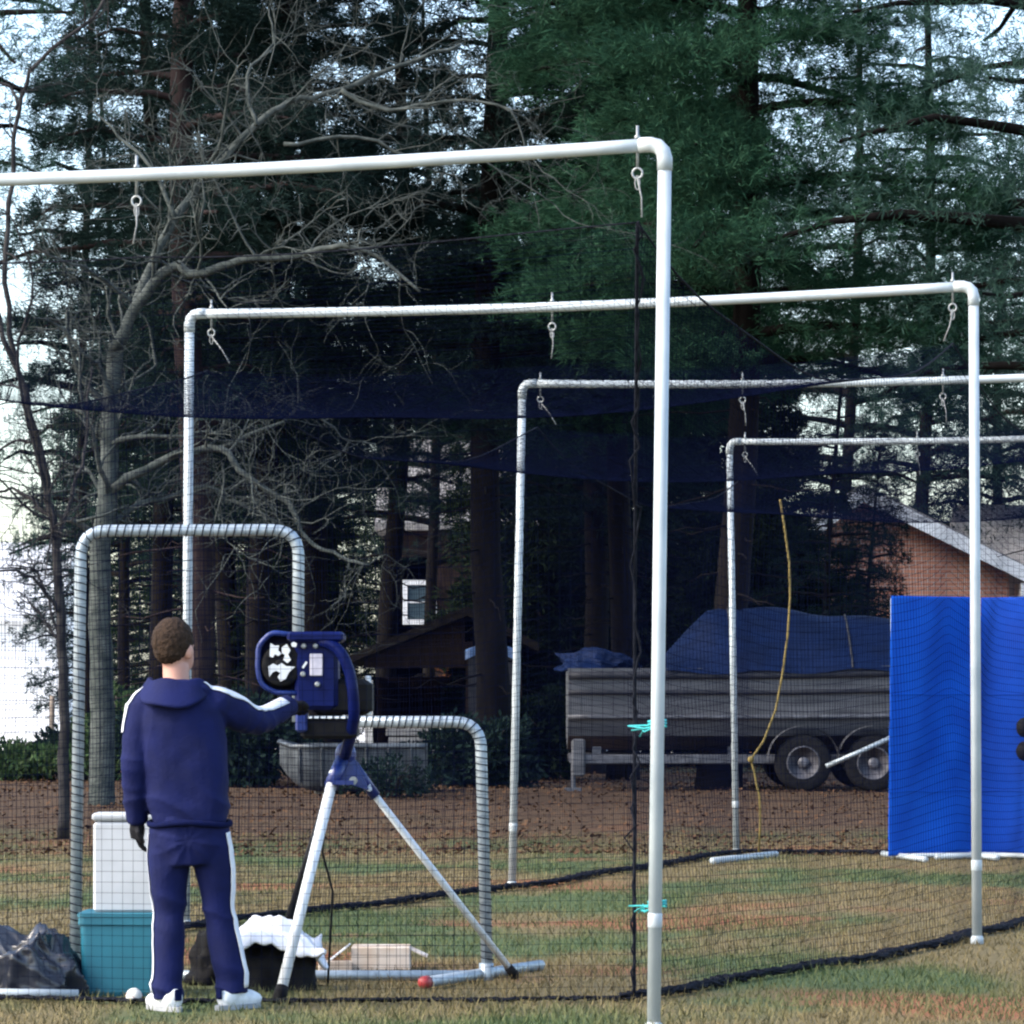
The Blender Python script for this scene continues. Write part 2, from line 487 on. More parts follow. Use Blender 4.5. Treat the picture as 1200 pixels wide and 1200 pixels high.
# ------------------------------------------------------------------ ground
rng = np.random.default_rng(7)
gx = np.unique(np.concatenate([np.linspace(-700, -40, 14), np.linspace(-40, -12, 20), np.linspace(-12, 14, 90), np.linspace(14, 40, 20), np.linspace(40, 700, 14)]))
gy = np.unique(np.concatenate([np.linspace(-60, 10, 12), np.linspace(10, 50, 120), np.linspace(50, 100, 40), np.linspace(100, 1500, 16)]))
XX, YY = np.meshgrid(gx, gy, indexing='ij')
gv = np.stack([XX, YY, gz(XX, YY)], -1).reshape(-1, 3)
nx, ny = len(gx), len(gy)
I, J = np.meshgrid(np.arange(nx - 1), np.arange(ny - 1), indexing='ij')
gf = np.stack([I * ny + J, (I + 1) * ny + J, (I + 1) * ny + J + 1, I * ny + J + 1], -1).reshape(-1, 4)
gme = np_mesh('ground', gv, gf)
gme.polygons.foreach_set('use_smooth', [True] * len(gme.polygons))
ground = tag(mesh_obj('ground', gme, M['ground']), 'dormant brown and green lawn with red clay patches and leaf litter', kind='structure')

def blades(n, ylo, yhi, hmin, hmax, width, seed):
    r = np.random.default_rng(seed)
    Y = ylo + (yhi - ylo) * r.random(n) ** 1.25
    X = (r.random(n) * 2 - 1) * (Y * .137 + 1.2)
    keep = (0.5 + .5 * np.sin(X * 2.1 + 1.7 * np.sin(Y * .9)) * np.sin(Y * 1.3 + X * .5)) * .55 + .45 > r.random(n)
    X, Y = X[keep], Y[keep]; n = len(X)
    base = np.stack([X, Y, gz(X, Y) - .004], -1)
    h = hmin + (hmax - hmin) * r.random(n) ** 2
    ang = r.random(n) * 2 * np.pi
    d = np.stack([np.cos(ang), np.sin(ang), np.zeros(n)], -1)
    lean = r.normal(0, .45, (n, 2))
    tip = base + np.stack([lean[:, 0] * h, lean[:, 1] * h, h], -1)
    v = np.stack([base - d * width, base + d * width, tip], 1).reshape(-1, 3)
    return np_mesh('lawn_grass', v, np.arange(n * 3).reshape(-1, 3))
tag(mesh_obj('lawn_grass', blades(210000, 15.0, 37.0, .015, .06, .004, 3), M['grass']), 'short patchy dormant grass over the yard', 'grass', kind='stuff')

def leaves_on_ground(n, seed, ylo=31, yhi=60, size=.05):
    r = np.random.default_rng(seed)
    Y = ylo + (yhi - ylo) * r.random(n) ** 1.3
    X = (r.random(n) * 2 - 1) * (Y * .137 + 2)
    c = np.stack([X, Y, gz(X, Y) + .012 + .02 * r.random(n)], -1)
    a = r.random(n) * 2 * np.pi; s = size * (.6 + .8 * r.random(n))
    u = np.stack([np.cos(a) * s, np.sin(a) * s, r.normal(0, .35, n) * s], -1)
    w = np.stack([-np.sin(a) * s * .7, np.cos(a) * s * .7, r.normal(0, .35, n) * s], -1)
    v = np.stack([c - u, c - w, c + u, c + w], 1).reshape(-1, 3)
    v[:, 2] = np.maximum(v[:, 2], gz(v[:, 0], v[:, 1]) + .002)
    return np_mesh('leaf_litter', v, np.arange(n * 4).reshape(-1, 4))
tag(mesh_obj('leaf_litter', leaves_on_ground(22000, 5, ylo=33, size=.022), M['litter']), 'reddish brown fallen leaves under the pines', 'leaves', kind='stuff')

# ------------------------------------------------------------------ trees
def tubes_np(lines, r0, r1, n=4):
    """lines (L,m,3) arrays, radii per line (L,) at start and end"""
    L_, m, _ = lines.shape
    t = np.gradient(lines, axis=1); t /= np.linalg.norm(t, axis=2, keepdims=True) + 1e-9
    ref = np.where(np.abs(t[..., 2:3]) < .9, np.array([0, 0, 1.0]), np.array([1.0, 0, 0]))
    a = np.cross(t, ref); a /= np.linalg.norm(a, axis=2, keepdims=True) + 1e-9
    b = np.cross(t, a)
    rad = r0[:, None] + (r1 - r0)[:, None] * np.linspace(0, 1, m)[None]
    ang = 2 * np.pi * np.arange(n) / n
    v = lines[:, :, None, :] + rad[:, :, None, None] * (np.cos(ang)[None, None, :, None] * a[:, :, None, :] + np.sin(ang)[None, None, :, None] * b[:, :, None, :])
    k = np.arange(n); k2 = (k + 1) % n
    i = np.arange(m - 1)
    f = np.stack([i[:, None] * n + k[None], i[:, None] * n + k2[None], (i[:, None] + 1) * n + k2[None], (i[:, None] + 1) * n + k[None]], -1).reshape(-1, 4)
    F_ = (f[None] + (np.arange(L_) * m * n)[:, None, None]).reshape(-1, 4)
    return v.reshape(-1, 3), F_

def tufts_mesh(name, c, d, L, K, w, spread, seed):
    """bundles of needles: K slim faces springing from each point c along d"""
    r = np.random.default_rng(seed)
    n = len(c)
    dirs = d[:, None, :] + r.normal(0, spread, (n, K, 3))
    dirs /= np.linalg.norm(dirs, axis=2, keepdims=True) + 1e-9
    ln = L[:, None] * (.6 + .6 * r.random((n, K)))
    base = c[:, None, :] + r.normal(0, .03, (n, K, 3))
    tip = base + dirs * ln[..., None]
    tip[..., 2] -= .12 * ln
    per = np.cross(dirs, r.normal(0, 1, (n, K, 3))); per /= np.linalg.norm(per, axis=2, keepdims=True) + 1e-9
    mid = base * .45 + tip * .55
    ww = w * (.7 + .6 * r.random((n, K, 1)))
    v = np.stack([base, mid + per * ww, tip, mid - per * ww], 2).reshape(-1, 3)
    return np_mesh(name, v, np.arange(n * K * 4).reshape(-1, 4))

def make_conifer(seed, H, Rc, base, nlimb, per_limb, trunk_r, up=.15, droop=.25, K=8, L=.28, w=.018, spread=.55, bush=.32, top_pow=.8, oneside=None):
    """returns (trunk mesh with limbs, crown mesh) standing at the origin"""
    r = np.random.default_rng(seed)
    tz = np.linspace(0, H, 14)
    ph = r.random() * 6
    tx = .16 * np.sin(tz * .42 + ph) * np.minimum(1, tz / 3); ty = .14 * np.cos(tz * .37 + ph) * np.minimum(1, tz / 3)
    tp = np.stack([tx, ty, tz], -1)
    trad = trunk_r * (1 - tz / H) ** .8 + .015
    trad[0] *= 1.3
    mb = MB(); mb.tube([Vector(p) for p in tp], list(trad), 12)
    tv = np.array(mb.v); tf = [tuple(f) for f in mb.f if len(f) == 4]
    tf = np.array(tf)
    lines, r0 = [], []
    cs, ds = [], []
    for i in range(nlimb):
        q = (i + r.random()) / nlimb
        z = base + (H - base - .3) * q
        az = i * 2.399 + r.normal(0, .3)
        if oneside is not None and r.random() < .6:
            az = oneside + r.normal(0, .7)
        ln = Rc * (max(1 - q, .03) ** top_pow) * (.65 + .5 * r.random())
        if q < .12: ln *= .75
        m = 6
        s = np.linspace(0, 1, m)
        side = r.normal(0, .12)
        o = np.array([np.interp(z, tz, tx), np.interp(z, tz, ty), z])
        dx = np.cos(az + side * s) * ln * s; dy = np.sin(az + side * s) * ln * s
        dz = ln * (up * s * 1.4 - droop * s ** 2) + .05 * r.normal(0, 1, m) * s
        line = o + np.stack([dx, dy, dz], -1)
        lines.append(line); r0.append(.012 + .022 * ln)
        nt = max(3, int(per_limb * ln / Rc))
        ss = r.random(nt) ** .65 * .95 + .08
        pts = np.stack([np.interp(ss, s, line[:, k]) for k in range(3)], -1)
        out = np.array([np.cos(az), np.sin(az), .1])
        wid = bush * ln * (.35 + .65 * np.sin(np.clip(ss, 0, 1) * np.pi * .85))
        lat = np.array([-np.sin(az), np.cos(az), 0])
        sgn = r.normal(0, .6, nt)
        pts = pts + lat * (sgn * wid)[:, None] + np.stack([np.zeros(nt), np.zeros(nt), r.normal(.02, .10, nt) * (.6 + wid)], -1)
        cs.append(pts); ds.append(out[None] * .8 + lat[None] * sgn[:, None] * .8 + r.normal(0, .25, (nt, 3)) + np.array([0, 0, .2]))
    # dead stubs below the crown
    for i in range(int(base * 6)):
        z = min(.9, base * .5) + (base - min(.9, base * .5)) * r.random(); az = r.random() * 6.28; ln = .4 + 1.1 * r.random()
        s = np.linspace(0, 1, 6)
        o = np.array([np.interp(z, tz, tx), np.interp(z, tz, ty), z])
        lines.append(o + np.stack([np.cos(az) * ln * s, np.sin(az) * ln * s, -.15 * ln * s + .05 * r.normal(0, 1, 6) * s], -1)); r0.append(.018)
    lines = np.array(lines); r0 = np.array(r0)
    lv, lf = tubes_np(lines, r0, r0 * .25, 5)
    trunk = np_mesh('trunk', np.concatenate([tv, lv]), np.concatenate([tf, lf + len(tv)]))
    trunk.polygons.foreach_set('use_smooth', [True] * len(trunk.polygons))
    c = np.concatenate(cs); d = np.concatenate(ds)
    d /= np.linalg.norm(d, axis=1, keepdims=True) + 1e-9
    crown = tufts_mesh('crown', c, d, L * (.7 + .6 * r.random(len(c))), K, w, spread, seed + 100)
    return trunk, crown

protos = {
    'pine':   make_conifer(11, 17, 2.5, 3.4, 84, 190, .18, K=14, L=.16, w=.0075),
    'pineB':  make_conifer(12, 19, 2.8, 4.4, 88, 200, .21, K=14, L=.16, w=.0075),
    'loose':  make_conifer(13, 15, 3.6, 3.4, 52, 80, .15, K=14, L=.17, w=.0068, spread=.7),
    'airy':   make_conifer(17, 16, 3.8, 4.4, 64, 190, .18, K=15, L=.15, w=.0062, spread=.7, bush=.5),
    'low':    make_conifer(19, 11, 2.6, .5, 84, 105, .13, up=.2, droop=.3, K=11, L=.17, w=.011, spread=.7, bush=.5, top_pow=.55),
    'high':   make_conifer(18, 18, 3.3, 7.6, 46, 150, .18, K=15, L=.15, w=.0062, spread=.7, bush=.5),
    'cedar':  make_conifer(14, 9.5, 2.0, .25, 96, 180, .16, up=.35, droop=.35, K=9, L=.20, w=.013, spread=.6, bush=.38, top_pow=.7),
    'big':    make_conifer(15, 16, 3.5, 5.0, 66, 560, .22, up=.12, droop=.24, K=19, L=.145, w=.0056, spread=.5, bush=.42, top_pow=.55),
}

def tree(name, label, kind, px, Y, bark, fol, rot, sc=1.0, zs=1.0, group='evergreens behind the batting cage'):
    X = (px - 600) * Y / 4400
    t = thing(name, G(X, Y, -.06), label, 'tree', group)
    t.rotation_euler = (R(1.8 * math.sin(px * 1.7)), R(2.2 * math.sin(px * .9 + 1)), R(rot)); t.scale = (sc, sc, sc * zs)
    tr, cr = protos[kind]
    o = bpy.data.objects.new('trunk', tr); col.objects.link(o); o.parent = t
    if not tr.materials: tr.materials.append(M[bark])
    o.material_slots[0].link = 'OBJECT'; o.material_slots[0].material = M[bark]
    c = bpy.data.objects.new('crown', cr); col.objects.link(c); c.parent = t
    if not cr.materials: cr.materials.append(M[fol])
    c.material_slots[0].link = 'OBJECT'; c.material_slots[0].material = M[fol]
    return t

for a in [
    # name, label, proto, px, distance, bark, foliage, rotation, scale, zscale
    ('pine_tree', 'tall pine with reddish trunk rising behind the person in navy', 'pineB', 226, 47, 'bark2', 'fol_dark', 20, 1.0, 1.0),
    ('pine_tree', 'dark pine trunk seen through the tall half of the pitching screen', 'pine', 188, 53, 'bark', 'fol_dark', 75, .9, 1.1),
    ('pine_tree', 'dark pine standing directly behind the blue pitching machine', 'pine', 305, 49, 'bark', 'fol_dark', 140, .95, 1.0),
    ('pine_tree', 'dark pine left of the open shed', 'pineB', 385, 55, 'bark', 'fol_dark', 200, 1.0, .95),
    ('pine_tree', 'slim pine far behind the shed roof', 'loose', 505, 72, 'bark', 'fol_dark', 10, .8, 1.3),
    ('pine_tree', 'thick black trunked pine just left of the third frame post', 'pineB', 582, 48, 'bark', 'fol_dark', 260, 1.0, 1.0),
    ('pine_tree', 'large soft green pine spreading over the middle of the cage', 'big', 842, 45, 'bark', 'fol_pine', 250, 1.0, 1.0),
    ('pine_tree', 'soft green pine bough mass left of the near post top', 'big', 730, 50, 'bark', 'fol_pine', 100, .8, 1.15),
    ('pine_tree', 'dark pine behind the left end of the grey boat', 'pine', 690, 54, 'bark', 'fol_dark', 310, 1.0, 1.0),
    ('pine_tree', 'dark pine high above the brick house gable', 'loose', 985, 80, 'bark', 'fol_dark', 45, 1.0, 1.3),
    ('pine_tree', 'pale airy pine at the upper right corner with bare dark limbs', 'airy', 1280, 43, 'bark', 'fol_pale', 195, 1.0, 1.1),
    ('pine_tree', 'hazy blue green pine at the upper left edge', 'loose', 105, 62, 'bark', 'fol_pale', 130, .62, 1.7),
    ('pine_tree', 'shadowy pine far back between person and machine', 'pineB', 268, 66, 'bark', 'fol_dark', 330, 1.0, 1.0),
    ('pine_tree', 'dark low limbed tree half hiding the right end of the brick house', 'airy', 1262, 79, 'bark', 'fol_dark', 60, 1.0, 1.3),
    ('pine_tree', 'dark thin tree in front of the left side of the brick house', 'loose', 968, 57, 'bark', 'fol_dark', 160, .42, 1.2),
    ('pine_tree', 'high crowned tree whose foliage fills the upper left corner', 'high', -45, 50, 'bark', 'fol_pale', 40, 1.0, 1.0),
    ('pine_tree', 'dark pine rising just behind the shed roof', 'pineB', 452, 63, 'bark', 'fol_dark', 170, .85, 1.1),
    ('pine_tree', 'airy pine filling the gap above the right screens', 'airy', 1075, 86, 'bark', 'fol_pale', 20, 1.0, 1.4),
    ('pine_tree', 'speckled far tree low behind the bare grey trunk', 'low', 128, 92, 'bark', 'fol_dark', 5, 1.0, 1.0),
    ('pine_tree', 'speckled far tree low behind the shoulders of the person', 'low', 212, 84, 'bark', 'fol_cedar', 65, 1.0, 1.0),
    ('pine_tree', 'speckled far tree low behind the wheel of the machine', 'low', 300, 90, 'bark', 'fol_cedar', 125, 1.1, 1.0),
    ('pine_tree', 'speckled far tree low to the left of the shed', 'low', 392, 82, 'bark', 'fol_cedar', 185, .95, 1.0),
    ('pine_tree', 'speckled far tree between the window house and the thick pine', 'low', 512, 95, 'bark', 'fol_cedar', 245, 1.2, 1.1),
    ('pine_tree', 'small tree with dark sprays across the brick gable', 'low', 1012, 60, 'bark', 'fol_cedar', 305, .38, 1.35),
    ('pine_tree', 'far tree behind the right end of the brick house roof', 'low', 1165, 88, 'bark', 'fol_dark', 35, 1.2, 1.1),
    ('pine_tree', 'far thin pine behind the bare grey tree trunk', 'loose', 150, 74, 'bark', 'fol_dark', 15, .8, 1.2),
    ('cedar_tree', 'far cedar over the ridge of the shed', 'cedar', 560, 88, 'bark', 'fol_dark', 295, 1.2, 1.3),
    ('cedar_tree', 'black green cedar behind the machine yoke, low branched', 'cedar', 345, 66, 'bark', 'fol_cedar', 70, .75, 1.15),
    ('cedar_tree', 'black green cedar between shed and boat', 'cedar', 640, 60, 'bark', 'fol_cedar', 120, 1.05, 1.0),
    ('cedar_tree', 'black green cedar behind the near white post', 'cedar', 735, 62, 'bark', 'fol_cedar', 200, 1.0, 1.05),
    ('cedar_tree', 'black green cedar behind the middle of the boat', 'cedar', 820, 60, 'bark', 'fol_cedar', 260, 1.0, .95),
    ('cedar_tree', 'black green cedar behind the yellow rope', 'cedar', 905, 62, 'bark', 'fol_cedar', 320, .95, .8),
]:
    tree(*a)

# bare deciduous trees --------------------------------------------------------
def bare_tree(name, label, paths, bark, Y0, seed, loc, kids=26, depth=2, twig=1.0, spreadY=1.6):
    r = random.Random(seed)
    t = thing(name, loc, label, 'tree')
    segs = []                                  # (points, r0, r1)
    def grow(p, d, ln, rad, lev):
        m = 7; pts = [p.copy()]; q = p.copy(); d = d.normalized()
        for i in range(m - 1):
            d = (d + Vector((r.gauss(0, .26), r.gauss(0, .26), r.gauss(.02, .24)))).normalized()
            q = q + d * (ln / (m - 1)); pts.append(q.copy())
        segs.append((pts, rad, rad * .3))
        if lev > 0:
            for k in range(r.randint(3, 5)):
                i = r.randint(1, m - 1)
                dd = (d * .6 + Vector((r.gauss(0, .7), r.gauss(0, .6), r.gauss(.1, .6)))).normalized()
                grow(pts[i], dd, ln * r.uniform(.4, .7), rad * .5, lev - 1)
    limbs = []
    for (pp, ra, rb, dy) in paths:
        m = len(pp)
        pts = []
        for i, (x, y) in enumerate(pp):
            s = i / (m - 1)
            pts.append(P(x, y, Y0 + dy * s + r.gauss(0, .06) * s))
        fine = []
        for i in range(m - 1):                # smooth + jitter
            for k in range(4):
                u = k / 4
                p0, p1, p2, p3 = pts[max(i - 1, 0)], pts[i], pts[i + 1], pts[min(i + 2, m - 1)]
                q = .5 * ((2 * p1) + (p2 - p0) * u + (2 * p0 - 5 * p1 + 4 * p2 - p3) * u * u + (3 * p1 - p0 - 3 * p2 + p3) * u ** 3)
                fine.append(q + Vector((r.gauss(0, .012), r.gauss(0, .012), r.gauss(0, .012))))
        fine.append(pts[-1])
        limbs.append((fine, ra, rb))
        for k in range(int(kids * (m - 1) / 5)):
            i = r.randint(max(1, len(fine) // 5), len(fine) - 1)
            s = i / len(fine)
            if ra > .09 and s < .5: continue
            d = (fine[i] - fine[i - 1]).normalized()
            dd = d * .5 + Vector((r.gauss(0, .8), r.gauss(0, .8), r.gauss(.15, .7)))
            grow(fine[i], dd, r.uniform(.5, 1.5) * twig, max(.006, (ra + (rb - ra) * s) * .38), depth)
    mb = MB()
    fine, ra, rb = limbs[0]
    n = len(fine)
    mb.tube(fine, [ra + (rb - ra) * i / (n - 1) for i in range(n)], 10)
    build('trunk', mb, M[bark], t, True)
    for fine, ra, rb in limbs[1:]:
        n = len(fine); mb = MB()
        mb.tube(fine, [ra + (rb - ra) * i / (n - 1) for i in range(n)], 7)
        build('limb', mb, M[bark], t, True)
    lines = np.array([[list(p) for p in s[0]] for s in segs])
    v, f = tubes_np(lines, np.array([s[1] for s in segs]), np.array([s[2] for s in segs]), 4)
    me = np_mesh('twigs', v - np.array(list(loc)), f)
    tag(mesh_obj('twigs', me, M[bark], t), kind='stuff')
    return t

Yb = 41.0
gb = G((118 - 600) * Yb / 4400, Yb)
bare_tree('bare_tree', 'bare grey barked tree with crooked pale boughs behind the pitching screen',
    [([(118, 952), (120, 860), (117, 760), (118, 660), (126, 560), (130, 480), (136, 410)], .15, .085, 0),
     ([(136, 410), (160, 360), (200, 312), (232, 322), (286, 305), (350, 300), (400, 288), (440, 300), (492, 342)], .070, .015, -1.5),
     ([(136, 410), (170, 330), (205, 255), (235, 215), (300, 148), (340, 118), (400, 105), (470, 75), (540, 52)], .062, .018, 1.0),
     ([(124, 585), (150, 560), (192, 540), (258, 526), (290, 560), (338, 590), (358, 630), (400, 652), (432, 662)], .055, .014, -1.2),
     ([(122, 620), (160, 592), (195, 582), (240, 570), (280, 590), (330, 612)], .040, .012, .8),
     ([(130, 470), (118, 430), (100, 415), (70, 380), (40, 372)], .035, .010, -.6),
     ([(205, 255), (180, 200), (140, 160), (110, 130)], .03, .008, .6),
     ([(300, 148), (290, 90), (320, 50), (315, 10)], .024, .008, .6),
     ([(400, 105), (455, 130), (520, 118), (600, 130), (615, 190)], .026, .008, -.6),
     ([(160, 360), (110, 320), (60, 300), (20, 260)], .026, .007, -1.0),
     ([(235, 215), (260, 160), (270, 95), (290, 70)], .022, .007, -1.0),
     ([(330, 170), (420, 160), (500, 190), (560, 185), (650, 240)], .024, .006, .4),
     ([(258, 526), (330, 495), (360, 480), (400, 510), (440, 520)], .022, .006, .4),
     ], 'greybark', Yb, 21, gb, kids=15, depth=2, twig=1.0)
Yd = 34.0
gd = G((70 - 600) * Yd / 4400, Yd)
bare_tree('bare_tree', 'slender blackish bare tree leaning left at the picture edge',
    [([(74, 985), (76, 850), (72, 720), (62, 610), (45, 520), (22, 440), (-5, 360)], .055, .022, 0),
     ([(72, 720), (50, 690), (20, 670), (-30, 668)], .022, .008, -.5),
     ([(66, 640), (90, 560), (104, 500), (108, 430)], .022, .008, .8),
     ([(62, 610), (30, 580), (0, 575), (-40, 590)], .022, .007, .4),
     ([(45, 520), (15, 520), (-30, 545)], .018, .006, .3),
     ([(22, 440), (5, 330), (15, 210), (22, 130), (48, 72), (110, 20), (130, -20)], .026, .014, .5),
     ([(22, 130), (10, 100), (-30, 95)], .016, .008, .3),
     ([(62, 600), (20, 430), (40, 330), (10, 250)], .018, .006, -.6),
     ], 'blackbark', Yd, 23, gd, kids=9, depth=2, twig=.7)

# shrubs and dry brush --------------------------------------------------------
def shrub(name, label, px, Y, rx, rz, n, fol, seed, L=.12, w=.022, group=None, ry=None):
    r = np.random.default_rng(seed)
    loc = G((px - 600) * Y / 4400, Y)
    t = thing(name, loc, label, 'shrub', group)
    u = r.normal(0, 1, (n, 3)); u /= np.linalg.norm(u, axis=1, keepdims=True)
    rr = r.random(n) ** .45
    lump = 1 + .25 * np.sin(u[:, 0] * 5 + seed) * np.cos(u[:, 2] * 4 + seed * 2)
    c = u * (rr * lump)[:, None] * np.array([rx, ry or rx * .8, rz * .55]) + np.array([0, 0, rz * .52])
    c[:, 2] = np.maximum(c[:, 2], .03)
    tag(mesh_obj('foliage', tufts_mesh('foliage', c, u + np.array([0, 0, .4]), np.full(n, L), 6, w, .7, seed), M[fol], t), kind='stuff')
    rs = random.Random(seed); mb = MB()
    for i in range(9):
        e = Vector((rs.uniform(-1, 1) * rx * .7, rs.uniform(-1, 1) * rx * .5, rz * rs.uniform(.6, .95)))
        mb.tube([loc + Vector((e.x * .1, e.y * .1, -.03)), loc + Vector((e.x * .5, e.y * .5, e.z * .55)), loc + e], [.02, .014, .005], 5)
    build('stems', mb, M['blackbark'], t)
    return t
shrub('shrub', 'low green shrub at the left edge before the pale field', 22, 50, 1.2, .45, 900, 'fol_shrub', 31, group='low brush under the trees')
shrub('shrub', 'dark low brush right of the tall screen post', 95, 55, .8, .6, 700, 'fol_dark', 32, group='low brush under the trees')
shrub('shrub', 'dark bramble clump beyond the person, knee high', 285, 46, 1.0, 1.0, 1100, 'fol_dark', 33, group='low brush under the trees')
shrub('shrub', 'dark brush clump between shed wall and boat trailer', 630, 50, .8, 1.1, 1200, 'fol_cedar', 34, group='low brush under the trees')
shrub('shrub', 'dry twiggy brush in front of the aluminium rowboat', 455, 42.2, .6, .42, 220, 'fol_dark', 41, L=.08, w=.015, group='low brush under the trees')
shrub('shrub', 'dark undergrowth at the foot of the thick black pine', 560, 46, .75, .8, 900, 'fol_dark', 42, group='low brush under the trees')
shrub('shrub', 'dark undergrowth left of the aluminium rowboat', 215, 48, .9, .9, 900, 'fol_dark', 43, group='low brush under the trees')
shrub('shrub', 'dim undergrowth between bare tree and pines, waist high', 160, 50, .8, 1.1, 900, 'fol_shrub', 44, group='low brush under the trees')
shrub('shrub', 'rusty leaved bush in front of the far window house', 572, 70, .9, 2.6, 1000, 'fol_rust', 35, L=.14, w=.035)
shrub('hedge', 'wide dark evergreen hedge closing the yard behind the boat', 770, 64, 3.4, 3.6, 9000, 'fol_cedar', 36, L=.2, w=.03, ry=1.2)

# ------------------------------------------------------------------ houses, shed, fence
def boxpart(name, mat_, parent, c, size, rot=None, bevel=0):
    mb = MB()
    (mb.rbox(c, size, bevel, rot) if bevel else mb.box(c, size, rot))
    return build(name, mb, mat_, parent)

# brick house, its gable end to us, at the right
Yh = 66.0
g0 = G(P(1080, 0, Yh).x, Yh)
house = thing('brick_house', g0, 'orange brick house gable with white rake boards above the blue screens', 'house')
hx0, hx1 = P(915, 0, Yh).x, P(1182, 0, Yh).x
ez = P(0, 668, Yh).z
ax_, az_ = P(1010, 0, Yh).x, P(0, 583, Yh).z
lx, lz = hx0 - .0, ez
mb = MB()
mb.prism([(hx0, Yh, .2), (hx1, Yh, .2), (hx1, Yh, ez), (ax_, Yh, az_), (hx0, Yh, ez + .25)], (0, 9, 0))
build('wall', mb, M['brick'], house)
roof = None
mb = MB()
sl = (az_ - ez) / (hx1 - ax_)
ex1 = hx1 + .75; ez1 = ez - sl * .75
mb.prism([(ax_, Yh - .35, az_ + .06), (ex1, Yh - .35, ez1 + .06), (ex1, Yh - .35, ez1 + .20), (ax_, Yh - .35, az_ + .22)], (0, 9.7, 0))
sl2 = (az_ - ez - .25) / (ax_ - hx0)
mb.prism([(ax_ - .004, Yh - .35, az_ + .06), (ax_ - .004, Yh - .35, az_ + .22), (hx0 - .7, Yh - .35, ez + .25 - sl2 * .7 + .20), (hx0 - .7, Yh - .35, ez + .25 - sl2 * .7 + .06)], (0, 9.7, 0))
roof = build('roof', mb, M['greyroof'], house)
for (xa, za, xb, zb) in ((ax_, az_, ex1, ez1), (ax_ - .004, az_, hx0 - .7, ez + .25 - sl2 * .7)):
    mb = MB(); mb.prism([(xa, Yh - .40, za - .10), (xb, Yh - .40, zb - .10), (xb, Yh - .40, zb + .17), (xa, Yh - .40, za + .17)], (0, .045, 0))
    build('rake_board', mb, M['whitetrim'], roof)
boxpart('eave_box', M['whitetrim'], roof, (ex1 - .30, Yh + .1, ez1 + .02), (.55, .9, .22))
boxpart('gutter', M['whitetrim'], roof, (ex1 + .06, Yh + 4.6, ez1 + .10), (.12, 8.0, .12))
boxpart('downpipe', M['hulldark'], house, (P(1128, 0, Yh).x, Yh - .05, 1.7), (.08, .08, 3.0))
w_ = boxpart('window', M['whitetrim'], house, (P(945, 0, Yh).x, Yh - .02, 1.75), (1.1, .08, 1.2))
boxpart('pane', M['glass'], w_, (P(945, 0, Yh).x, Yh - .07, 1.75), (.9, .02, 1.0))
# a second, farther roof line to the right of it
Yr = 84.0
gr = G(P(1240, 0, Yr).x, Yr)
h3 = thing('far_house', gr, 'low house with grey shingle roof behind the right end of the brick house', 'house')
boxpart('wall', M['siding'], h3, (P(1250, 0, Yr).x, Yr + 3, 1.6), (5.2, 6, 2.9))
mb = MB()
xa, xb = P(1135, 0, Yr).x, P(1370, 0, Yr).x
mb.prism([(xa, Yr - .4, 3.1), (xa, Yr - .4, 3.25), (xa, Yr + 3, 5.9), (xa, Yr + 6.4, 3.25), (xa, Yr + 6.4, 3.1)], (xb - xa, 0, 0))
build('roof', mb, M['greyroof'], h3)

# house with the white framed window, far behind the shed
Yw = 78.0
gw = G(P(520, 0, Yw).x, Yw)
h2 = thing('siding_house', gw, 'dim house with a white framed window showing above the shed roof', 'house')
boxpart('wall', M['wood'], h2, (P(545, 0, Yw).x, Yw + 3, 2.6), (3.2, 6, 4.7))
boxpart('corner_siding', M['siding'], h2, (P(455, 0, Yw).x, Yw + 2.9, 2.9), (.22, 6, 1.6))
boxpart('side_wall', M['wood'], h2, (P(482, 0, Yw).x, Yw + 2.95, 2.3), (.7, 5.9, 4.1))
mb = MB()
xa, xb = P(440, 0, Yw).x, P(650, 0, Yw).x
mb.prism([(xa, Yw - .5, 4.9), (xa, Yw - .5, 5.05), (xa, Yw + 3, 7.0), (xa, Yw + 6.5, 5.05), (xa, Yw + 6.5, 4.9)], (xb - xa, 0, 0))
build('roof', mb, M['greyroof'], h2)
wc = P(492, 706, Yw)
win = boxpart('window', M['glass'], h2, (wc.x, Yw - .14, wc.z), (.50, .05, .70))
for (dx, dz, sx, sz) in ((-.30, 0, .10, .92), (.30, 0, .10, .92), (0, .41, .50, .10), (0, -.41, .50, .10)):
    boxpart('window_frame', M['whitetrim'], win, (wc.x + dx, Yw - .155, wc.z + dz), (sx, .09, sz))
boxpart('glazing_bar', M['whitetrim'], win, (wc.x, Yw - .175, wc.z), (.50, .02, .03))

# white house at the left, beyond the field
Yl = 120.0
gl = G(P(-60, 0, Yl).x, Yl)
h4 = thing('white_house', gl, 'bright white house far across the pale field at the left edge', 'house')
boxpart('wall', M['whitetrim'], h4, (P(-40, 0, Yl).x, Yl + 4, 2.0), (6.2, 8, 3.8))
mb = MB(); xa, xb = P(-150, 0, Yl).x, P(72, 0, Yl).x
mb.prism([(xa, Yl - .6, 3.9), (xa, Yl - .6, 4.1), (xa, Yl + 4, 6.6), (xa, Yl + 8.6, 4.1), (xa, Yl + 8.6, 3.9)], (xb - xa, 0, 0))
build('roof', mb, M['palemetal'], h4)
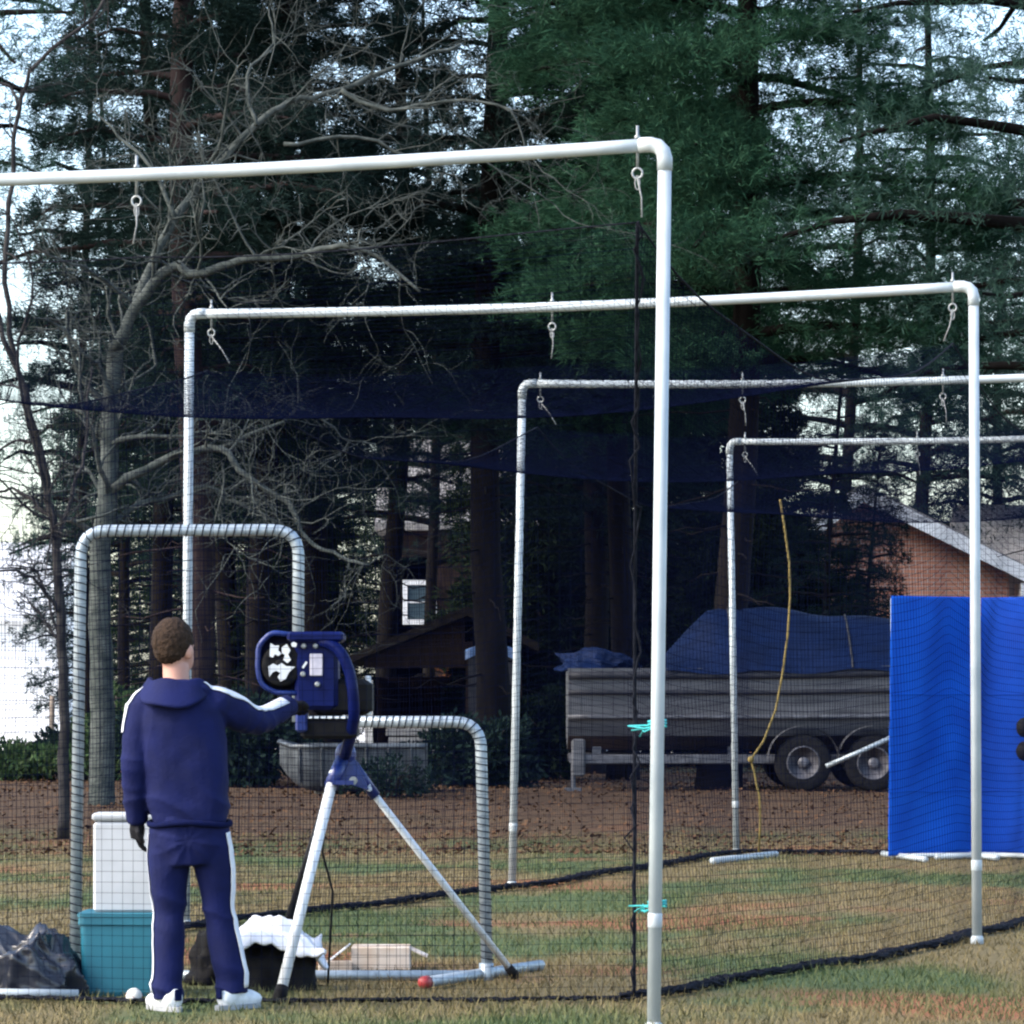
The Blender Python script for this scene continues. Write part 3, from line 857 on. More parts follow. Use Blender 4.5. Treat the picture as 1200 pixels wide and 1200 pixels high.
# open shed with plank wall
Ys = 56.0
gs = G(P(500, 0, Ys).x, Ys)
shed = thing('open_shed', gs, 'dark brown shed with open bay and plank side behind the pitching screen', 'shed')
L0, L1, L2 = P(425, 0, Ys).x, P(545, 0, Ys).x, P(612, 0, Ys).x
zl, zr, ztop = P(0, 778, Ys).z, P(0, 748, Ys).z, P(0, 722, Ys).z
xr = P(548, 0, Ys).x
mb = MB()
mb.prism([(L0 - .22, Ys - .3, zl), (xr, Ys - .3, ztop), (L2 + .25, Ys - .3, zr - .2), (L2 + .25, Ys - .3, zr - .08), (xr, Ys - .3, ztop + .14), (L0 - .22, Ys - .3, zl + .12)], (0, 5, 0))
build('roof', mb, M['shingle'], shed)
mb = MB(); mb.prism([(L0, Ys, zl - .06), (L1 - .002, Ys, zl - .06), (L1 - .002, Ys, ztop - .03), (xr - .05, Ys, ztop - .03), (L0 + .05, Ys, zl + .06)], (0, .05, 0))
build('gable_board', mb, M['wood'], shed)
nb = 7
for i in range(nb):
    wd = (L2 - L1) / nb
    x = L1 + (i + .5) * wd
    h = zr - .2 + (ztop - zr + .1) * (1 - i / nb) - .3
    boxpart('plank', M['wood'], shed, (x, Ys + (.004 if i % 2 else 0), .3 + (h - .3) / 2 + .02), (wd - .012, .03, h - .3))
boxpart('back_wall', M['wood'], shed, ((L0 + L2) / 2, Ys + 4.4, 1.0), (L2 - L0, .05, 1.5))
boxpart('side_wall', M['wood'], shed, (L0 + .03, Ys + 2.6, 1.0), (.05, 3.5, 1.5))
boxpart('corner_post', M['whitetrim'], shed, (P(433, 0, Ys).x, Ys - .02, .28 + .68), (.10, .10, 1.42))
# something blue heaped beside it
mb = MB()
bt = P(576, 764, 54)
mb.grid(lambda u, v: (bt.x + (u - .5) * .75, 54 + (v - .5) * .6, bt.z + .09 * math.sin(u * 3.1) + .03 * math.sin(v * 9 + u * 4)), 12, 8)
mb.grid(lambda u, v: (bt.x + (u - .5) * .75, 53.7 - .02 * math.sin(u * 20), bt.z + .09 * math.sin(u * 3.1) + .03 * math.sin(u * 4) - v * .12), 12, 2)
st = thing('tarp_covered_stack', G(bt.x, 54), 'light blue tarp over a dark stack beside the shed', 'tarp')
build('tarp', mb, mat('faded_blue_tarp', (.16, .26, .48), (.10, .18, .38), 6, rough=.5), st)
boxpart('stack', M['hulldark'], st, (bt.x, 54.02, (bt.z - .03 + .3) / 2), (.66, .5, bt.z - .34))

# wire fence across the pale field, left
Yf = 66.0
x0, x1 = P(-40, 0, Yf).x, P(250, 0, Yf).x
fence = thing('wire_fence', G(x0, Yf), 'wire fence with weathered posts in front of the bright field', 'fence')
for i in range(4):
    x = x0 + (x1 - x0) * (i + .25) / 4 + .14
    mb = MB(); mb.tube([G(x, Yf, -.05), G(x + .01, Yf, .6), G(x + .02, Yf, 1.15)], [.055, .05, .045], 8)
    build('post', mb, M['post_wood'], fence, True)
for z in (.25, .5, .75, 1.0):
    mb = MB(); mb.tube([G(x0 + (x1 - x0) * k / 8, Yf - .06, z - .02 * math.sin(k * 2.1)) for k in range(9)], .006, 5)
    build('wire', mb, M['wire'], fence)

# ------------------------------------------------------------------ boat on trailer
Yt = 44.0
def bx(x): return P(x, 0, Yt).x
gt = G(bx(940), Yt)
boat = thing('covered_boat', (bx(668), Yt, .7), 'long grey boat on a trailer behind the cage', 'boat')
bl0, blen = bx(666), 6.4
ztopb, zbot = P(0, 783, Yt).z, P(0, 880, Yt).z
def hull(u, v):
    # u along the length from the stern, v across from port keel up over to starboard
    taper = 1 - max(0, (u - .62) / .38) ** 2.2
    half = 1.02 * (.92 + .08 * math.sin(min(u, .6) * 2.6)) * (taper * .97 + .03)
    rise = .38 * max(0, (u - .55) / .45) ** 2
    sec = [(-1, 1), (-.985, .72), (-.955, .70), (-.93, .42), (-.90, .40), (-.80, .18), (0, 0), (.80, .18), (.90, .40), (.93, .42), (.955, .70), (.985, .72), (1, 1)]
    k = v * 12; i = min(int(k), 11); f = k - i
    sx = sec[i][0] + (sec[i + 1][0] - sec[i][0]) * f; sz = sec[i][1] + (sec[i + 1][1] - sec[i][1]) * f
    zb = zbot + rise
    zt = ztopb + .16 * max(0, u - .4)
    return (bl0 + blen * u, Yt + 1.0 + sx * half, zb + (zt - zb) * sz)
mb = MB(); mb.grid(hull, 26, 12)
mb.add([hull(0, k / 12) for k in range(13)], [tuple(range(13))])
build('hull', mb, M['hull'], boat)
for zz, th in ((.985, .05), (.71, .03), (.41, .03)):
    mb = MB()
    pts = []
    for k in range(24):
        u = k / 23
        p = hull(u, 0); q = hull(u, 6 / 12)
        vv = {0.985: .3 / 12, .71: 1.5 / 12, .41: 3.5 / 12}[zz]
        h = hull(u, vv); pts.append((h[0], h[1] - .012, h[2]))
    mb.tube(pts, th, 6)
    build('rub_rail', mb, M['hulldark'] if zz > .5 else M['trailer'], boat, True)
mb = MB()      # deck and seat backs at the stern
mb.grid(lambda u, v: (bl0 + .05 + 2.3 * u, Yt + .10 + 1.8 * v, ztopb - .04), 4, 4)
build('deck', mb, M['hulldark'], boat)
mb = MB()
def cover(u, v):
    x = bx(780) + (bl0 + blen + .1 - bx(780)) * u
    uu = (x - bl0) / blen
    hh = hull(min(uu, .99), 0)
    half = abs(hh[1] - (Yt + 1.0)) + .07
    a = (v - .5) * 2
    ridge = P(0, 712, Yt).z + .05 * math.sin(u * 9) - .12 * u
    edge = hh[2] - .05
    z = edge + (ridge - edge) * (1 - abs(a) ** 1.5) * (min(1, u * 7 + .25)) + .025 * math.sin(u * 31 + a * 5)
    return (x, Yt + 1.0 + a * half, z)
mb.grid(cover, 40, 16)
build('cover', mb, M['darktarp'], boat, True)
for u in (.30, .52, .74):
    mb = MB(); mb.tube([Vector(cover((u * blen + bl0 - bx(780)) / (bl0 + blen + .1 - bx(780)), k / 16)) + Vector((0, 0, .012)) for k in range(17)], .012, 4); build('strap', mb, M['hulldark'], boat)
tr = thing('boat_trailer', G(bx(940), Yt), 'tandem axle steel trailer carrying the grey boat', 'trailer')
zf = P(0, 890, Yt).z
for yy in (.18, 1.75):
    mb = MB(); mb.rbox((bx(668) + 3.4, Yt + yy, zf), (6.8, .08, .11), .012)
    build('rail', mb, M['trailer'], tr)
for x in (690, 800, 905, 1040):
    mb = MB(); mb.box((bx(x), Yt + .965, zf - .015), (.08, 1.488, .08))
    build('crossmember', mb, M['trailer'], tr)
for x in (700, 860, 1030):
    mb = MB(); mb.box((bx(x), Yt + .36, zf + .10), (.10, .10, .09)); build('bunk_bracket', mb, M['trailer'], tr)
mb = MB(); mb.rbox((bx(668) + .10, Yt + .14, zf + .02), (.16, .06, .44), .02); build('tail_guide', mb, M['hull'], tr)
mb = MB(); mb.tube([G(bx(672), Yt + .15), (bx(672), Yt + .15, zf - .06)], .03, 8); mb.box(G(bx(672), Yt + .15, .02), (.2, .2, .04)); build('jack_stand', mb, M['trailer'], tr)
for x in (940, 1022):
    for yy in (-.12, 2.06):
        gzz = float(gz(bx(x), Yt + yy))
        c = Vector((bx(x), Yt + yy, gzz + .335))
        wheel = MB(); wheel.lathe(c, (0, 1, 0), [(.20, -.09), (.30, -.105), (.330, -.08), (.338, 0), (.330, .08), (.30, .105), (.20, .09)], 28)
        wo = build('wheel', wheel, M['rubber'], tr, True)
        rim = MB(); rim.lathe(c, (0, 1, 0), [(.20, -.092), (.185, -.096), (.16, -.07), (.07, -.08), (.06, -.115), (.03, -.12)], 20)
        build('rim', rim, M['rim'], wo, True)
for yy in (-.13, 2.06):
    for x in (940, 1022):
        mb = MB()
        mb.grid(lambda u, v: (bx(x) - .41 * math.cos(math.pi * u), Yt + yy + (v - .5) * .27, .31 + .335 + .05 + .38 * math.sin(math.pi * u)), 16, 2)
        build('fender', mb, M['trailer'], tr, True)
for x in (940, 1022):
    mb = MB(); mb.tube([(bx(x), Yt + .0, .645), (bx(x), Yt + 1.95, .645)], .04, 8); build('axle', mb, M['trailer'], tr)
# pale pole leaning beside the wheels
mb = MB(); mb.tube([P(968, 898, 43.2), P(1010, 880, 43.2), P(1075, 850, 43.2)], .028, 8)
tag(build('leaning_pole', mb, M['galv'], None, True, G(P(968, 0, 43.2).x, 43.2)), 'pale pole leaning across the trailer wheels beside the blue screen', 'pole')

# small aluminium boat under the trees, and pale boards
Yj = 43.5
jx0, jx1 = P(328, 0, Yj).x, P(500, 0, Yj).x
jb = thing('aluminium_rowboat', G((jx0 + jx1) / 2, Yj), 'small dull aluminium rowboat lying on blocks behind the tripod', 'boat')
jt, jo = P(0, 874, Yj).z, P(0, 926, Yj).z
def jon(u, v):
    ends = 1 - .8 * max(0, (.22 - u) / .22) ** 2
    half = .55 * ends
    rise = .30 * max(0, (.25 - u) / .25) ** 2
    sec = [(-1, 1), (-.93, .5), (-.85, .12), (-.7, 0), (.7, 0), (.85, .12), (.93, .5), (1, 1)]
    k = v * 7; i = min(int(k), 6); f = k - i
    sx = sec[i][0] + (sec[i + 1][0] - sec[i][0]) * f; sz = sec[i][1] + (sec[i + 1][1] - sec[i][1]) * f
    zb = jo + rise
    return (jx0 + (jx1 - jx0) * u, Yj + sx * half, zb + (jt - .05 * min(1, u / .1) + .05 - zb) * sz)
mb = MB(); mb.grid(jon, 20, 7); mb.add([jon(1, k / 7) for k in range(8)], [tuple(range(8))])
build('hull', mb, M['alu'], jb, True)
mb = MB(); mb.tube([jon(k / 20, 0) for k in range(21)], .03, 6); build('gunwale', mb, M['alu'], jb, True)
mb = MB(); mb.tube([jon(k / 20, 1) for k in range(21)], .03, 6); build('gunwale', mb, M['alu'], jb, True)
for k in range(3, 20, 3):
    u = k / 20
    mb = MB(); mb.tube([Vector(jon(u, w / 7)) + Vector((0, -.012, 0)) for w in (0, .5, 1, 1.5, 2)], .016, 5); build('rib', mb, M['alu'], jb)
for u in (.3, .65):
    mb = MB(); p = jon(u, .5); mb.box((p[0], Yj, jt - .10), (.22, .98, .04)); build('seat', mb, M['alu'], jb)
for i, u in enumerate((.3, .85)):
    p = jon(u, .5); z0 = float(gz(p[0], Yj))
    mb = MB(); mb.rbox((p[0], Yj, (z0 + jo) / 2 - .005), (.2, .4, jo - z0 + .02), .01)
    tag(build('concrete_block', mb, M['block'], None, loc=G(p[0], Yj)), ('grey block under the bow end of the aluminium rowboat', 'grey block under the square end of the aluminium rowboat')[i], 'block')
mb = MB()
bp0 = P(500, 866, 50)
pb = thing('board_stack', G(bp0.x, 50), 'pale stack of boards behind the notch of the pitching screen', 'boards')
for i in range(6):
    mb = MB(); mb.rbox((bp0.x + .03 * math.sin(i * 5), 50, float(gz(bp0.x, 50)) + .06 + i * .118), (1.06, .5, .10), .008)
    build('board', mb, M['block'] if i > 2 else M['wood'], pb)

mb = crumpled((bx(705), Yt + .7, ztopb - .03), .62, .5, .30, 8)
tag(build('folded_tarp', mb, M['darktarp'], None, False, (bx(705), Yt + .7, ztopb - .03)), 'crumpled dark tarp lying on the stern of the grey boat', 'tarp')

# ------------------------------------------------------------------ batting cage frames
H = 3.70
LT = [P(-780, 0, 17.0), P(222, 0, 22.63), P(612, 0, 27.6), P(855, 0, 33.8)]      # left posts, head of post
LB = [P(-780, 0, 17.0), P(217, 0, 22.63), P(600, 0, 27.6), P(863, 0, 33.8)]
RT = [P(779, 0, 15.72), P(1141, 0, 21.1), P(1345, 0, 26.7), P(1484, 0, 32.3)]
RB = [P(766, 0, 15.72), P(1145, 0, 21.1), P(1345, 0, 26.7), P(1484, 0, 32.3)]
LT[0].x = LB[0].x = -3.89; LT[0].y = LB[0].y = 17.05
pr = .0285
fl = ['nearest and brightest white pipe frame of the batting cage', 'second white pipe frame of the cage, both posts visible',
      'third white pipe frame of the cage, its left post in the middle', 'farthest white pipe frame of the cage, left post beside the yellow rope']
hooks = [[.05, .975, .497], [.03, .48, .975], [.03, .36, .68], [.03, .36, .68]]
HOOK = []
for k in range(4):
    a = Vector((LT[k].x, LT[k].y, H)); b = Vector((RT[k].x, RT[k].y, H))
    d = (b - a).normalized()
    fr = thing('pipe_frame', G(LB[k].x, LB[k].y), fl[k], 'cage frame', 'white pipe frames of the batting cage')
    for top, bot, sg in ((a, LB[k], 1), (b, RB[k], -1)):
        g = G(bot.x, bot.y)
        tp = Vector((top.x, top.y, H - .08))
        mb = MB()
        mid = (g + tp) * .5
        mb.tube([g + Vector((0, 0, -.02)), mid, tp], pr, 16)
        po = build('post', mb, M['pipe'], fr, True)
        ax = (tp - g).normalized()
        for hh in (.44,):
            q = g + (tp - g) * (hh / 3.6)
            mb = MB(); mb.lathe(q, ax, [(pr + .0005, -.03), (pr + .002, -.028), (pr + .002, .028), (pr + .0005, .03)], 16)
            build('coupling', mb, M['fitting'], po, True)
        mb = MB(); mb.lathe(g, (0, 0, 1), [(pr + .006, .0), (pr + .009, .003), (pr + .008, .03 if k else .008), (pr + .003, .045 if k else .014), (pr + .001, .047 if k else .016)], 16)
        build('foot_cap', mb, M['fitting'], po, True)
        # elbow
        mb = MB()
        pts = [Vector((top.x, top.y, H - .11)), Vector((top.x, top.y, H - .06)), Vector((top.x, top.y, H - .03)) + d * sg * .008, Vector((top.x, top.y, H - .008)) + d * sg * .03, Vector((top.x, top.y, H)) + d * sg * .06, Vector((top.x, top.y, H)) + d * sg * .11]
        mb.tube(pts, pr + .0035, 16)
        build('elbow', mb, M['fitting'], fr, True)
    mb = MB()
    n = 17
    mb.tube([a + (b - a) * (i / (n - 1)) + d * (.05 if i == 0 else -.05 if i == n - 1 else 0) + Vector((0, 0, -.035 * math.sin(math.pi * i / (n - 1)))) for i in range(n)], pr, 16)
    cb = build('crossbar', mb, M['pipe'], fr, True)
    row = []
    for q in hooks[k]:
        p = a + (b - a) * q + Vector((0, 0, -.035 * math.sin(math.pi * q)))
        mb = MB(); mb.tube([p + Vector((0, 0, -.09)), p + Vector((0, 0, .085))], .006, 8)
        mb.lathe(p + Vector((0, 0, pr + .006)), (0, 0, 1), [(.014, -.006), (.014, .008)], 6)
        ring = [p + Vector((0, 0, -.115)) + Vector((d.x * .022 * math.cos(w), d.y * .022 * math.cos(w), .022 * math.sin(w))) for w in np.linspace(0, 2 * math.pi, 13)]
        mb.tube(ring, .005, 6, cap=False)
        build('eyebolt', mb, M['steel'], cb, True)
        low = p + Vector((.03 * math.sin(q * 20), 0, -.30)) + (d * (.10 if q < .1 else -.07 if q > .9 and k == 1 else 0))
        mb = MB(); st_ = p + Vector((0, 0, -.135))
        mb.tube([st_, st_ * .5 + low * .5 + Vector((.008, 0, 0)), low], [.005, .0035, .004], 6)
        mb.tube([st_ + Vector((.010 * math.cos(w), 0, .03 * math.sin(w) - .02)) for w in np.linspace(0, 2 * math.pi, 11)], .003, 5, cap=False)
        build('hanging_clip', mb, M['rope_white'], fr, True)
        row.append(low)
    HOOK.append(row)

# ------------------------------------------------------------------ the cage net
def strands(fn, nu, nv, su, sv, r):
    """twine mesh over the surface fn(u, v): nu lines along v and nv lines along u"""
    V, Fc, o = [], [], 0
    for cnt, seg, flip in ((nu, sv, False), (nv, su, True)):
        a = np.linspace(0, 1, cnt + 1); b = np.linspace(0, 1, seg + 1)
        A, B = np.meshgrid(a, b, indexing='ij')
        pts = fn(B, A) if flip else fn(A, B)
        rr = np.full(cnt + 1, r)
        v, f = tubes_np(pts, rr, rr, 3)
        V.append(v); Fc.append(f + o); o += len(v)
    return np.concatenate(V), np.concatenate(Fc)

LX = np.array([[p.x, p.y] for p in LT]); RX = np.array([[p.x, p.y] for p in RT])
def along(Q, t):
    k = np.arange(4)
    return np.interp(t, k, Q[:, 0]), np.interp(t, k, Q[:, 1])
def base_xy(t, w):
    w = .025 + .95 * w
    lx_, ly_ = along(LX, t); rx_, ry_ = along(RX, t)
    return lx_ + (rx_ - lx_) * w, ly_ + (ry_ - ly_) * w
def roof_z(t, w):
    f = t - np.floor(np.minimum(t, 2.9999))
    s = 4 * f * (1 - f)
    ed = np.sin(np.pi * w)
    return 3.37 - .40 * s - .10 * s * ed - .05 * ed + .015 * np.sin(t * 17 + w * 9) - .03 * np.abs(np.sin(w * 2 * np.pi)) * (1 - s)
def roof_fn(u, v):
    t = u * 3; x, y = base_xy(t, v)
    return np.stack([x, y, roof_z(t, v)], -1)
CORNER = np.array([.555, 17.05])
def bottom_right(t):
    x, y = base_xy(t, np.ones_like(t))
    k = np.clip(1 - t, 0, 1)
    return x + (CORNER[0] - base_xy(np.array(0.), np.array(1.))[0]) * k, y + (CORNER[1] - base_xy(np.array(0.), np.array(1.))[1]) * k ** 1.3
def side_right(u, v):
    t = u * 3
    xt, yt = base_xy(t, np.ones_like(t)); zt = roof_z(t, np.ones_like(t))
    xb, yb = bottom_right(t); zb = gz(xb, yb) + .02
    e = 1 - (1 - v) ** (1 + 1.6 * np.clip(1 - t, 0, 1))
    bul = np.sin(np.pi * v) * (.05 + .05 * np.sin(t * 5.3)) + .02 * np.sin(t * 23 + v * 8)
    return np.stack([xt + (xb - xt) * e - bul, yt + (yb - yt) * e, zt + (zb - zt) * v], -1)
def side_left(u, v):
    t = u * 3
    xt, yt = base_xy(t, np.zeros_like(t)); zt = roof_z(t, np.zeros_like(t))
    zb = gz(xt, yt) + .02
    bul = np.sin(np.pi * v) * (.05 + .05 * np.sin(t * 4.1 + 1)) + .02 * np.sin(t * 21 + v * 8)
    return np.stack([xt + bul, yt, zt + (zb - zt) * v], -1)
FBX = np.array([-3.78, -2.5, -1.5, -.7, 0.0, .35, .555]); FBY = np.array([17.2, 17.05, 16.93, 16.94, 16.98, 17.02, 17.05])
def front(u, v):
    z0 = np.zeros_like(u)
    xt, yt = base_xy(z0, u); zt = roof_z(z0, u)
    xb = -3.78 + (.555 + 3.78) * u; yb = np.interp(xb, FBX, FBY); zb = gz(xb, yb) + .02
    e = 1 - (1 - v) ** 2.6
    wob = .02 * np.sin(u * 37 + v * 5) + .015 * np.sin(u * 19 - v * 11)
    return np.stack([xt + (xb - xt) * e, yt + (yb - yt) * e - .03 * np.sin(np.pi * v) + wob * v, zt + (zb - zt) * v], -1)
def back(u, v):
    t3 = np.full_like(u, 3.0)
    xt, yt = base_xy(t3, u); zt = roof_z(t3, u); zb = gz(xt, yt) + .02
    return np.stack([xt, yt + .05 * np.sin(np.pi * v) + .03 * np.sin(u * 25 + 4 * v), zt + (zb - zt) * v], -1)

N0 = Vector((LB[1].x, LB[1].y, 0))
net = thing('cage_net', N0, 'black square mesh net hanging inside the pipe frames', 'net')
cell = .0495
for nm, fn, lu, lv, su, sv, rr in (('front_panel', front, 4.5, 3.4, 50, 36, .0009), ('side_panel', side_right, 17.6, 3.3, 110, 16, .0012),
                               ('side_panel', side_left, 17.6, 3.3, 110, 16, .0013), ('roof_panel', roof_fn, 17.8, 4.5, 110, 22, .0009), ('back_panel', back, 4.5, 3.3, 40, 12, .0014)):
    v, f = strands(fn, int(lu / cell), int(lv / cell), su, sv, rr)
    o = mesh_obj(nm, np_mesh(nm, v - np.array(list(N0)), f), M['net'], net)
    tag(o, kind='stuff')
def rope_along(name, pts, r, mat_=None, par=net):
    mb = MB(); mb.tube(pts, r, 6); return build(name, mb, mat_ or M['lace'], par, True)
def fpts(fn, us, vs_):
    p = fn(np.asarray(us, float), np.asarray(vs_, float)); return [Vector(q) for q in p]
tt = np.linspace(0, 1, 61)
rope_along('edge_rope', fpts(roof_fn, tt, np.ones(61)), .005)
rope_along('edge_rope', fpts(roof_fn, tt, np.zeros(61)), .005)
rope_along('edge_rope', fpts(front, tt, np.zeros(61)), .0035)
# the laced corner, a dark hanging cord with loose strands
cp = fpts(front, np.ones(61), tt)
rope_along('corner_rope', cp, .008)
rl = random.Random(77); mb = MB(); mb.tube([p + Vector((rl.gauss(0, .011), -.01 + rl.gauss(0, .006), rl.gauss(0, .012))) for i, p in enumerate(cp)], [rl.uniform(.003, .007) for _ in cp], 5); build('corner_lacing', mb, M['lace'], net, True)
# slack net gathered along the ground
def skirt(path, n, spread, seed, rr=.007):
    r = random.Random(seed); mb = MB()
    for k in range(n):
        a = r.uniform(0, 6.28); f1, f2 = r.uniform(3, 9), r.uniform(3, 9)
        m = len(path); pts = []
        for i, p in enumerate(path):
            o1 = spread * math.sin(i * .31 * f1 + a); o2 = abs(spread * .55 * math.sin(i * .27 * f2 + a * 2)) + .008
            pts.append(G(p.x + o1 * .8 + r.gauss(0, .006), p.y + o1 * .6 + r.gauss(0, .01), o2))
        mb.tube(pts, [rr * r.uniform(.6, 1.4) for _ in pts], 4)
    return tag(build('gathered_hem', mb, M['lace'], net, True), kind='stuff')
t9 = np.linspace(0, 1, 140)
skirt(fpts(side_right, t9, np.ones(140)), 18, .065, 1)
skirt(fpts(side_left, t9, np.ones(140)), 18, .07, 2)
skirt(fpts(front, t9, np.ones(140)), 7, .035, 3, .005)
skirt(fpts(back, t9, np.ones(140)), 14, .07, 4)

# yellow rope hanging at the far end, teal ties on the near post
Yy = 33.2
mb = MB()
pts = [(914, 585), (919, 615), (925, 660), (926, 700), (923, 745), (917, 790), (909, 832), (895, 868), (880, 890), (884, 905), (890, 935), (891, 965), (889, 994)]
pw = [P(x, y, Yy) for x, y in pts]
pw[-1].z = float(gz(pw[-1].x, Yy)) + .01
mb.tube(pw, .011, 6); mb.ell(pw[8], .03, .03, .03, 8, 6)
yr = thing('yellow_rope', (pw[-1].x, pw[-1].y, pw[-1].z), 'yellow rope dangling from the back net to the ground beside the far post', 'rope')
build('rope', mb, M['rope_yellow'], yr, True)
def teal(y, seed, label):
    r = random.Random(seed)
    c = P(770, y, 15.9); q = P(741, y + 4, 16.3)
    t = thing('cord_tie', c, label, 'cord', 'teal cords tying the net to the near post')
    mb = MB()
    mb.tube([c + Vector(((pr + .008) * math.cos(w) - .0, (pr + .008) * math.sin(w) - .02, .006 * w / 3)) for w in np.linspace(0, 12.4, 26)], .006, 6)
    build('wrap', mb, M['teal_cord'], t, True)
    mb = MB()
    for k in range(5):
        e = q + Vector((r.uniform(-.02, .05), 0, r.uniform(-.03, .025)))
        mb.tube([c, (c + q) * .5 + Vector((0, 0, r.uniform(-.02, .02))), e], .004, 5)
    build('knot', mb, M['teal_cord'], t, True)
teal(851, 1, 'bright teal cord tied round the near post at waist height')
teal(1062, 2, 'teal cord tied round the near post close to the ground')

# ------------------------------------------------------------------ pitching (L) screen
YL = 18.38
def lp(x, y): return P(x, y, YL)
def rounded(pts, rad, n=6):
    out = [Vector(pts[0])]
    for i in range(1, len(pts) - 1):
        p, a, b = Vector(pts[i]), Vector(pts[i - 1]), Vector(pts[i + 1])
        da = (a - p).normalized(); db = (b - p).normalized()
        A, B = p + da * rad, p + db * rad
        for k in range(n + 1):
            u = k / n
            out.append(A * (1 - u) ** 2 + p * 2 * u * (1 - u) + B * u * u)
    out.append(Vector(pts[-1])); return out
ls = thing('pitching_screen', G(lp(90, 0).x, YL), 'galvanised L shaped pitching screen with black net behind the machine', 'screen')
yb_ = 1143
pl = .029
mb = MB(); mb.tube(rounded([lp(88, yb_ + 4), lp(95, 622), lp(350, 621), lp(349, 846)], .13), pl, 14); build('tall_frame', mb, M['galv'], ls, True)
mb = MB(); mb.tube(rounded([lp(349, 846), lp(563, 846), lp(571, yb_ + 2)], .13), pl, 14); build('short_frame', mb, M['galv'], ls, True)
mb = MB(); mb.tube([lp(86, yb_), lp(572, yb_)], pl - .004, 12); build('bottom_bar', mb, M['galv'], ls, True)
for (x, cap) in ((570, True), (88, False)):
    c = lp(x, yb_ + 6); z = float(gz(c.x, YL)) + .03
    a = Vector((c.x - .29, YL - .55, z)); b = Vector((c.x + .27, YL + .62, z))
    mb = MB(); mb.tube([a, b], .027, 12); fo = build('foot', mb, M['galv'], ls, True)
    mb = MB(); mb.lathe(a, a - b, [(.031, -.03), (.031, .012), (.02, .03)], 12); build('end_cap', mb, M['red'], fo, True)
    mb = MB(); mb.lathe(lp(x, yb_), (0, 0, 1), [(pl + .006, -.05), (pl + .008, .0), (pl + .006, .06)], 12); build('socket', mb, M['galv'], fo, True)
# spiral lacing round the pipe
def lacing(path, turns, rad, seed):
    path = [Vector(p) for p in path]; L_ = [0]
    for i in range(1, len(path)): L_.append(L_[-1] + (path[i] - path[i - 1]).length)
    n = int(turns * 8); pts = []
    for k in range(n + 1):
        s = L_[-1] * k / n; i = max(j for j in range(len(L_)) if L_[j] <= s + 1e-9); i = min(i, len(path) - 2)
        u = (s - L_[i]) / max(1e-6, L_[i + 1] - L_[i]); p = path[i].lerp(path[i + 1], u); t = (path[i + 1] - path[i]).normalized()
        a = t.cross(Vector((0, 1, 0))).normalized(); b = Vector((0, 1, 0)); w = k / 8 * 2 * math.pi
        pts.append(p + (a * math.cos(w) + b * math.sin(w)) * rad)
    mb = MB(); mb.tube(pts, .0032, 4); return build('lacing', mb, M['lace'], ls)
lacing(rounded([lp(88, yb_ - 12), lp(95, 622), lp(350, 621), lp(349, 836)], .13), 104, pl + .002, 1)
lacing(rounded([lp(352, 846), lp(563, 846), lp(571, yb_ - 10)], .13), 62, pl + .002, 2)
x0, x1, xm = lp(92, 0).x, lp(566, 0).x, lp(349, 0).x
z0, zt_, zm = lp(0, yb_).z, lp(0, 622).z, lp(0, 846).z
def lnet(xa, xb, za, zb):
    def fn(u, v):
        x = xa + (xb - xa) * u; z = za + (zb - za) * v
        return np.stack([x, YL + .035 + .05 * np.sin(np.pi * u) * np.sin(np.pi * v) + .008 * np.sin(u * 20 + v * 9), z], -1)
    v, f = strands(fn, max(2, round((xb - xa) / .048)), max(2, round((zb - za) / .048)), 20, 20, .0013)
    return tag(mesh_obj('net_panel', np_mesh('net_panel', v - np.array(list(root_loc(ls))), f), M['net'], ls), kind='stuff')
lnet(x0, xm, z0, zt_); lnet(xm + .01, x1, z0, zm)

# ------------------------------------------------------------------ pitching machine on its tripod
apex = P(405, 884, 17.62)
pm = thing('pitching_machine', G(apex.x, 17.6), 'navy blue baseball pitching machine on a white legged tripod', 'pitching machine')
f1 = P(328, 0, 16.98); f2 = P(317, 0, 18.15); f3 = P(601, 0, 18.35)
tops = [P(392, 905, 17.55), P(393, 908, 17.72), P(430, 920, 17.66)]
feet = [G(f1.x, f1.y), G(f2.x, f2.y), G(f3.x, f3.y)]
for i in range(3):
    mb = MB()
    e = feet[i] + Vector((0, 0, .035))
    mb.tube([tops[i], e], (.025, .024, .017)[i], 14)
    lg = build('leg', mb, (M['legwhite'], M['blackmetal'], M['legwhite'])[i], pm, True)  # the rear leg's black carries the shade it stands in
    if i == 1: lg['label'] = 'rear leg, coloured black for its shade'
    mb = MB(); ax = (e - tops[i]).normalized()
    mb.lathe(e, ax, [((.028, .028, .021)[i], -.05), ((.031, .031, .024)[i], -.02), ((.031, .031, .024)[i], .02), (.012, .034)], 12)
    build('rubber_foot', mb, M['rubber'], lg, True)
    mb = MB(); p = tops[i] + (e - tops[i]) * .0
    mb.tube([apex.lerp(tops[i], .25), tops[i].lerp(e, .055 if i else .06)], (.034, .030, .026)[i], 12)
    build('leg_socket', mb, M['mblue2'], pm, True)
mb = MB()
mb.prism([P(388, 912, 17.56), P(432, 926, 17.60), P(428, 915, 17.60), P(411, 880, 17.60), P(400, 880, 17.58)], (0, .10, 0))
mb.ell(apex, .05, .05, .06)
hub = build('tripod_hub', mb, M['mblue2'], pm)
mb = MB(); b0 = P(414, 915, 17.5); mb.lathe(b0, (0, 1, 0), [(.02, -.01), (.02, .02)], 10); build('bolt', mb, M['steel'], hub)
mb = MB(); b0 = P(402, 917, 17.5); mb.box(b0, (.10, .05, .02)); build('clamp', mb, M['mblue2'], hub)
